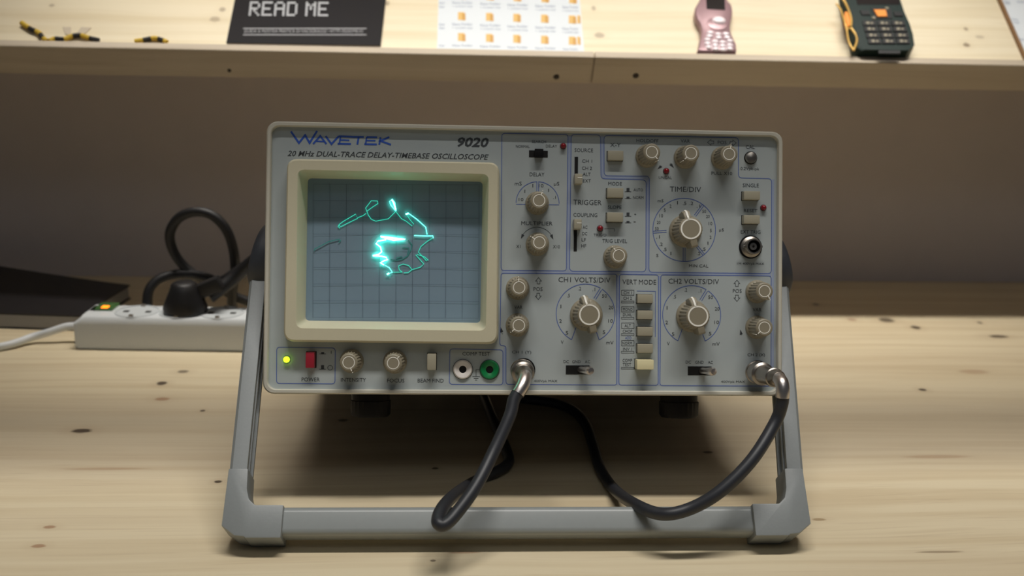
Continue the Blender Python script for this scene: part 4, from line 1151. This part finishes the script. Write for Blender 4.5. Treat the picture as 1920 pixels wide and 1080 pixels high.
for r_, (y, xl, xr) in enumerate(((385, 690, 1420), (485, 715, 1450), (590, 745, 1480), (690, 780, 1500))):
    for k in range(3):
        x0 = xl+(xr-xl)*k/3+8; x1 = xl+(xr-xl)*(k+1)/3-12
        ko = rquad('key', [(x0, y-42), (x1, y-42), (x1+12, y+42), (x0+12, y+42)], rh-.0005, rh+.0012, M['dkkey'])
        pr = Print(); q = [Vector(rp(a, b, rh+.0013)) for a, b in ((x0+55, y-20), (x0+110, y-20), (x0+118, y+18), (x0+65, y+18))]
        pr.add([(v.x-org.x, v.y-org.y, rh+.0013) for v in q], [(0, 1, 2, 3)])
        q = [Vector(rp(a, b, rh+.0013)) for a, b in ((x0+130, y-10), (x0+175, y-10), (x0+180, y+14), (x0+136, y+14))]
        pr.add([(v.x-org.x, v.y-org.y, rh+.0013) for v in q], [(0, 1, 2, 3)])
        sub('key_legend', pr.mesh('kl'), M['legend'], ko)
rquad('soft_key', [(650, 170), (800, 170), (830, 250), (690, 250)], rh-.0005, rh+.0010, M['dkkey']); rquad('soft_key', [(1215, 190), (1365, 195), (1385, 270), (1240, 268)], rh-.0005, rh+.0010, M['dkkey'])
rquad('bottom_bar', [(960, 845), (1340, 850), (1330, 905), (970, 900)], rh-.001, rh+.0004, M['dkkey'])
# gold trim running down the flank
def flankpt(px, py, z): v = rp(px, py, z); return (v[0]-org.x, v[1]-org.y, z)
for a, b_, r0 in (([(350, -40), (410, 60), (470, 200), (505, 330), (500, 450)], None, .0011), ([(250, 60), (330, 170), (380, 330), (430, 470), (500, 480)], None, .0009),
                  ([(500, 470), (580, 590), (600, 700), (545, 850)], None, .0011), ([(430, 480), (440, 600), (470, 720), (540, 850)], None, .0009)):
    P = [flankpt(x, y, .0150 if i_ != 1 else .0145) for i_, (x, y) in enumerate(a)]
    link('gold_trim', tube('gt', P, r0, 8, 4), M['gold'], rg_)
bpoly('side_button', [rp(a, b, .0150) for a, b in ((400, 190), (450, 200), (490, 330), (480, 440), (440, 440), (400, 320))], .0095, .0150, M['orange'], rg_, org, .0003)['label'] = 'orange side key'

# striped rope pieces lying along the lip
M['yellow'] = mat('rope_yellow', rgb(206, 172, 52), 0.7); M['ropeblack'] = mat('rope_black', rgb(28, 26, 28), 0.7)
def rope(label, pts, segs, group=None):
    P = catmull([(*bxy(x, y, .003), BT+.0026) for x, y in pts], 10)
    org = P[0].copy(); o = empty('striped_rope'); o.matrix_world = BM @ Matrix.Translation(Vector((org.x, org.y, BT))); tag(o, label, 'rope')
    n = len(P); k = segs; step = (n-1)/k
    for i in range(k):
        a, b = int(round(i*step)), int(round((i+1)*step))
        bm = bmesh.new(); tube_bm(bm, [P[j]-Vector((org.x, org.y, BT)) for j in range(a, b+1)], .0022, 10)
        link('rope_band', finish(bm, 'rb', ang=60), M['yellow'] if i % 2 == 0 else M['ropeblack'], o)
rope('yellow and black striped rope at the far left end of the ledge', [(40, 42), (58, 54), (72, 60), (80, 70), (88, 76)], 5)
rope('wavy yellow and black striped rope under two pale paper tabs', [(93, 76), (103, 72), (120, 73), (136, 67), (152, 66), (168, 71), (185, 75)], 6)
rope('short yellow and black striped rope left of the black booklet', [(252, 77), (272, 74), (290, 71), (305, 75), (313, 78)], 5)
M['tab'] = mat('translucent_pale_tab', rgb(196, 182, 160), 0.6)
for lb, q in (('upright pale tab behind the wavy striped rope', [(117, 50), (133, 50), (133, 64), (122, 64)]), ('slanted pale tab behind the wavy striped rope', [(152, 50), (171, 51), (161, 61), (140, 66)])):
    pts = [bxy(a, b, .001) for a, b in q]; org = Vector((pts[0][0], pts[0][1], 0))
    o = empty('paper_tab'); o.matrix_world = BM @ Matrix.Translation(Vector((org.x, org.y, BT))); tag(o, lb, 'paper tab')
    bpoly('tab', pts, 0, .0006, M['tab'], o, org, 0)
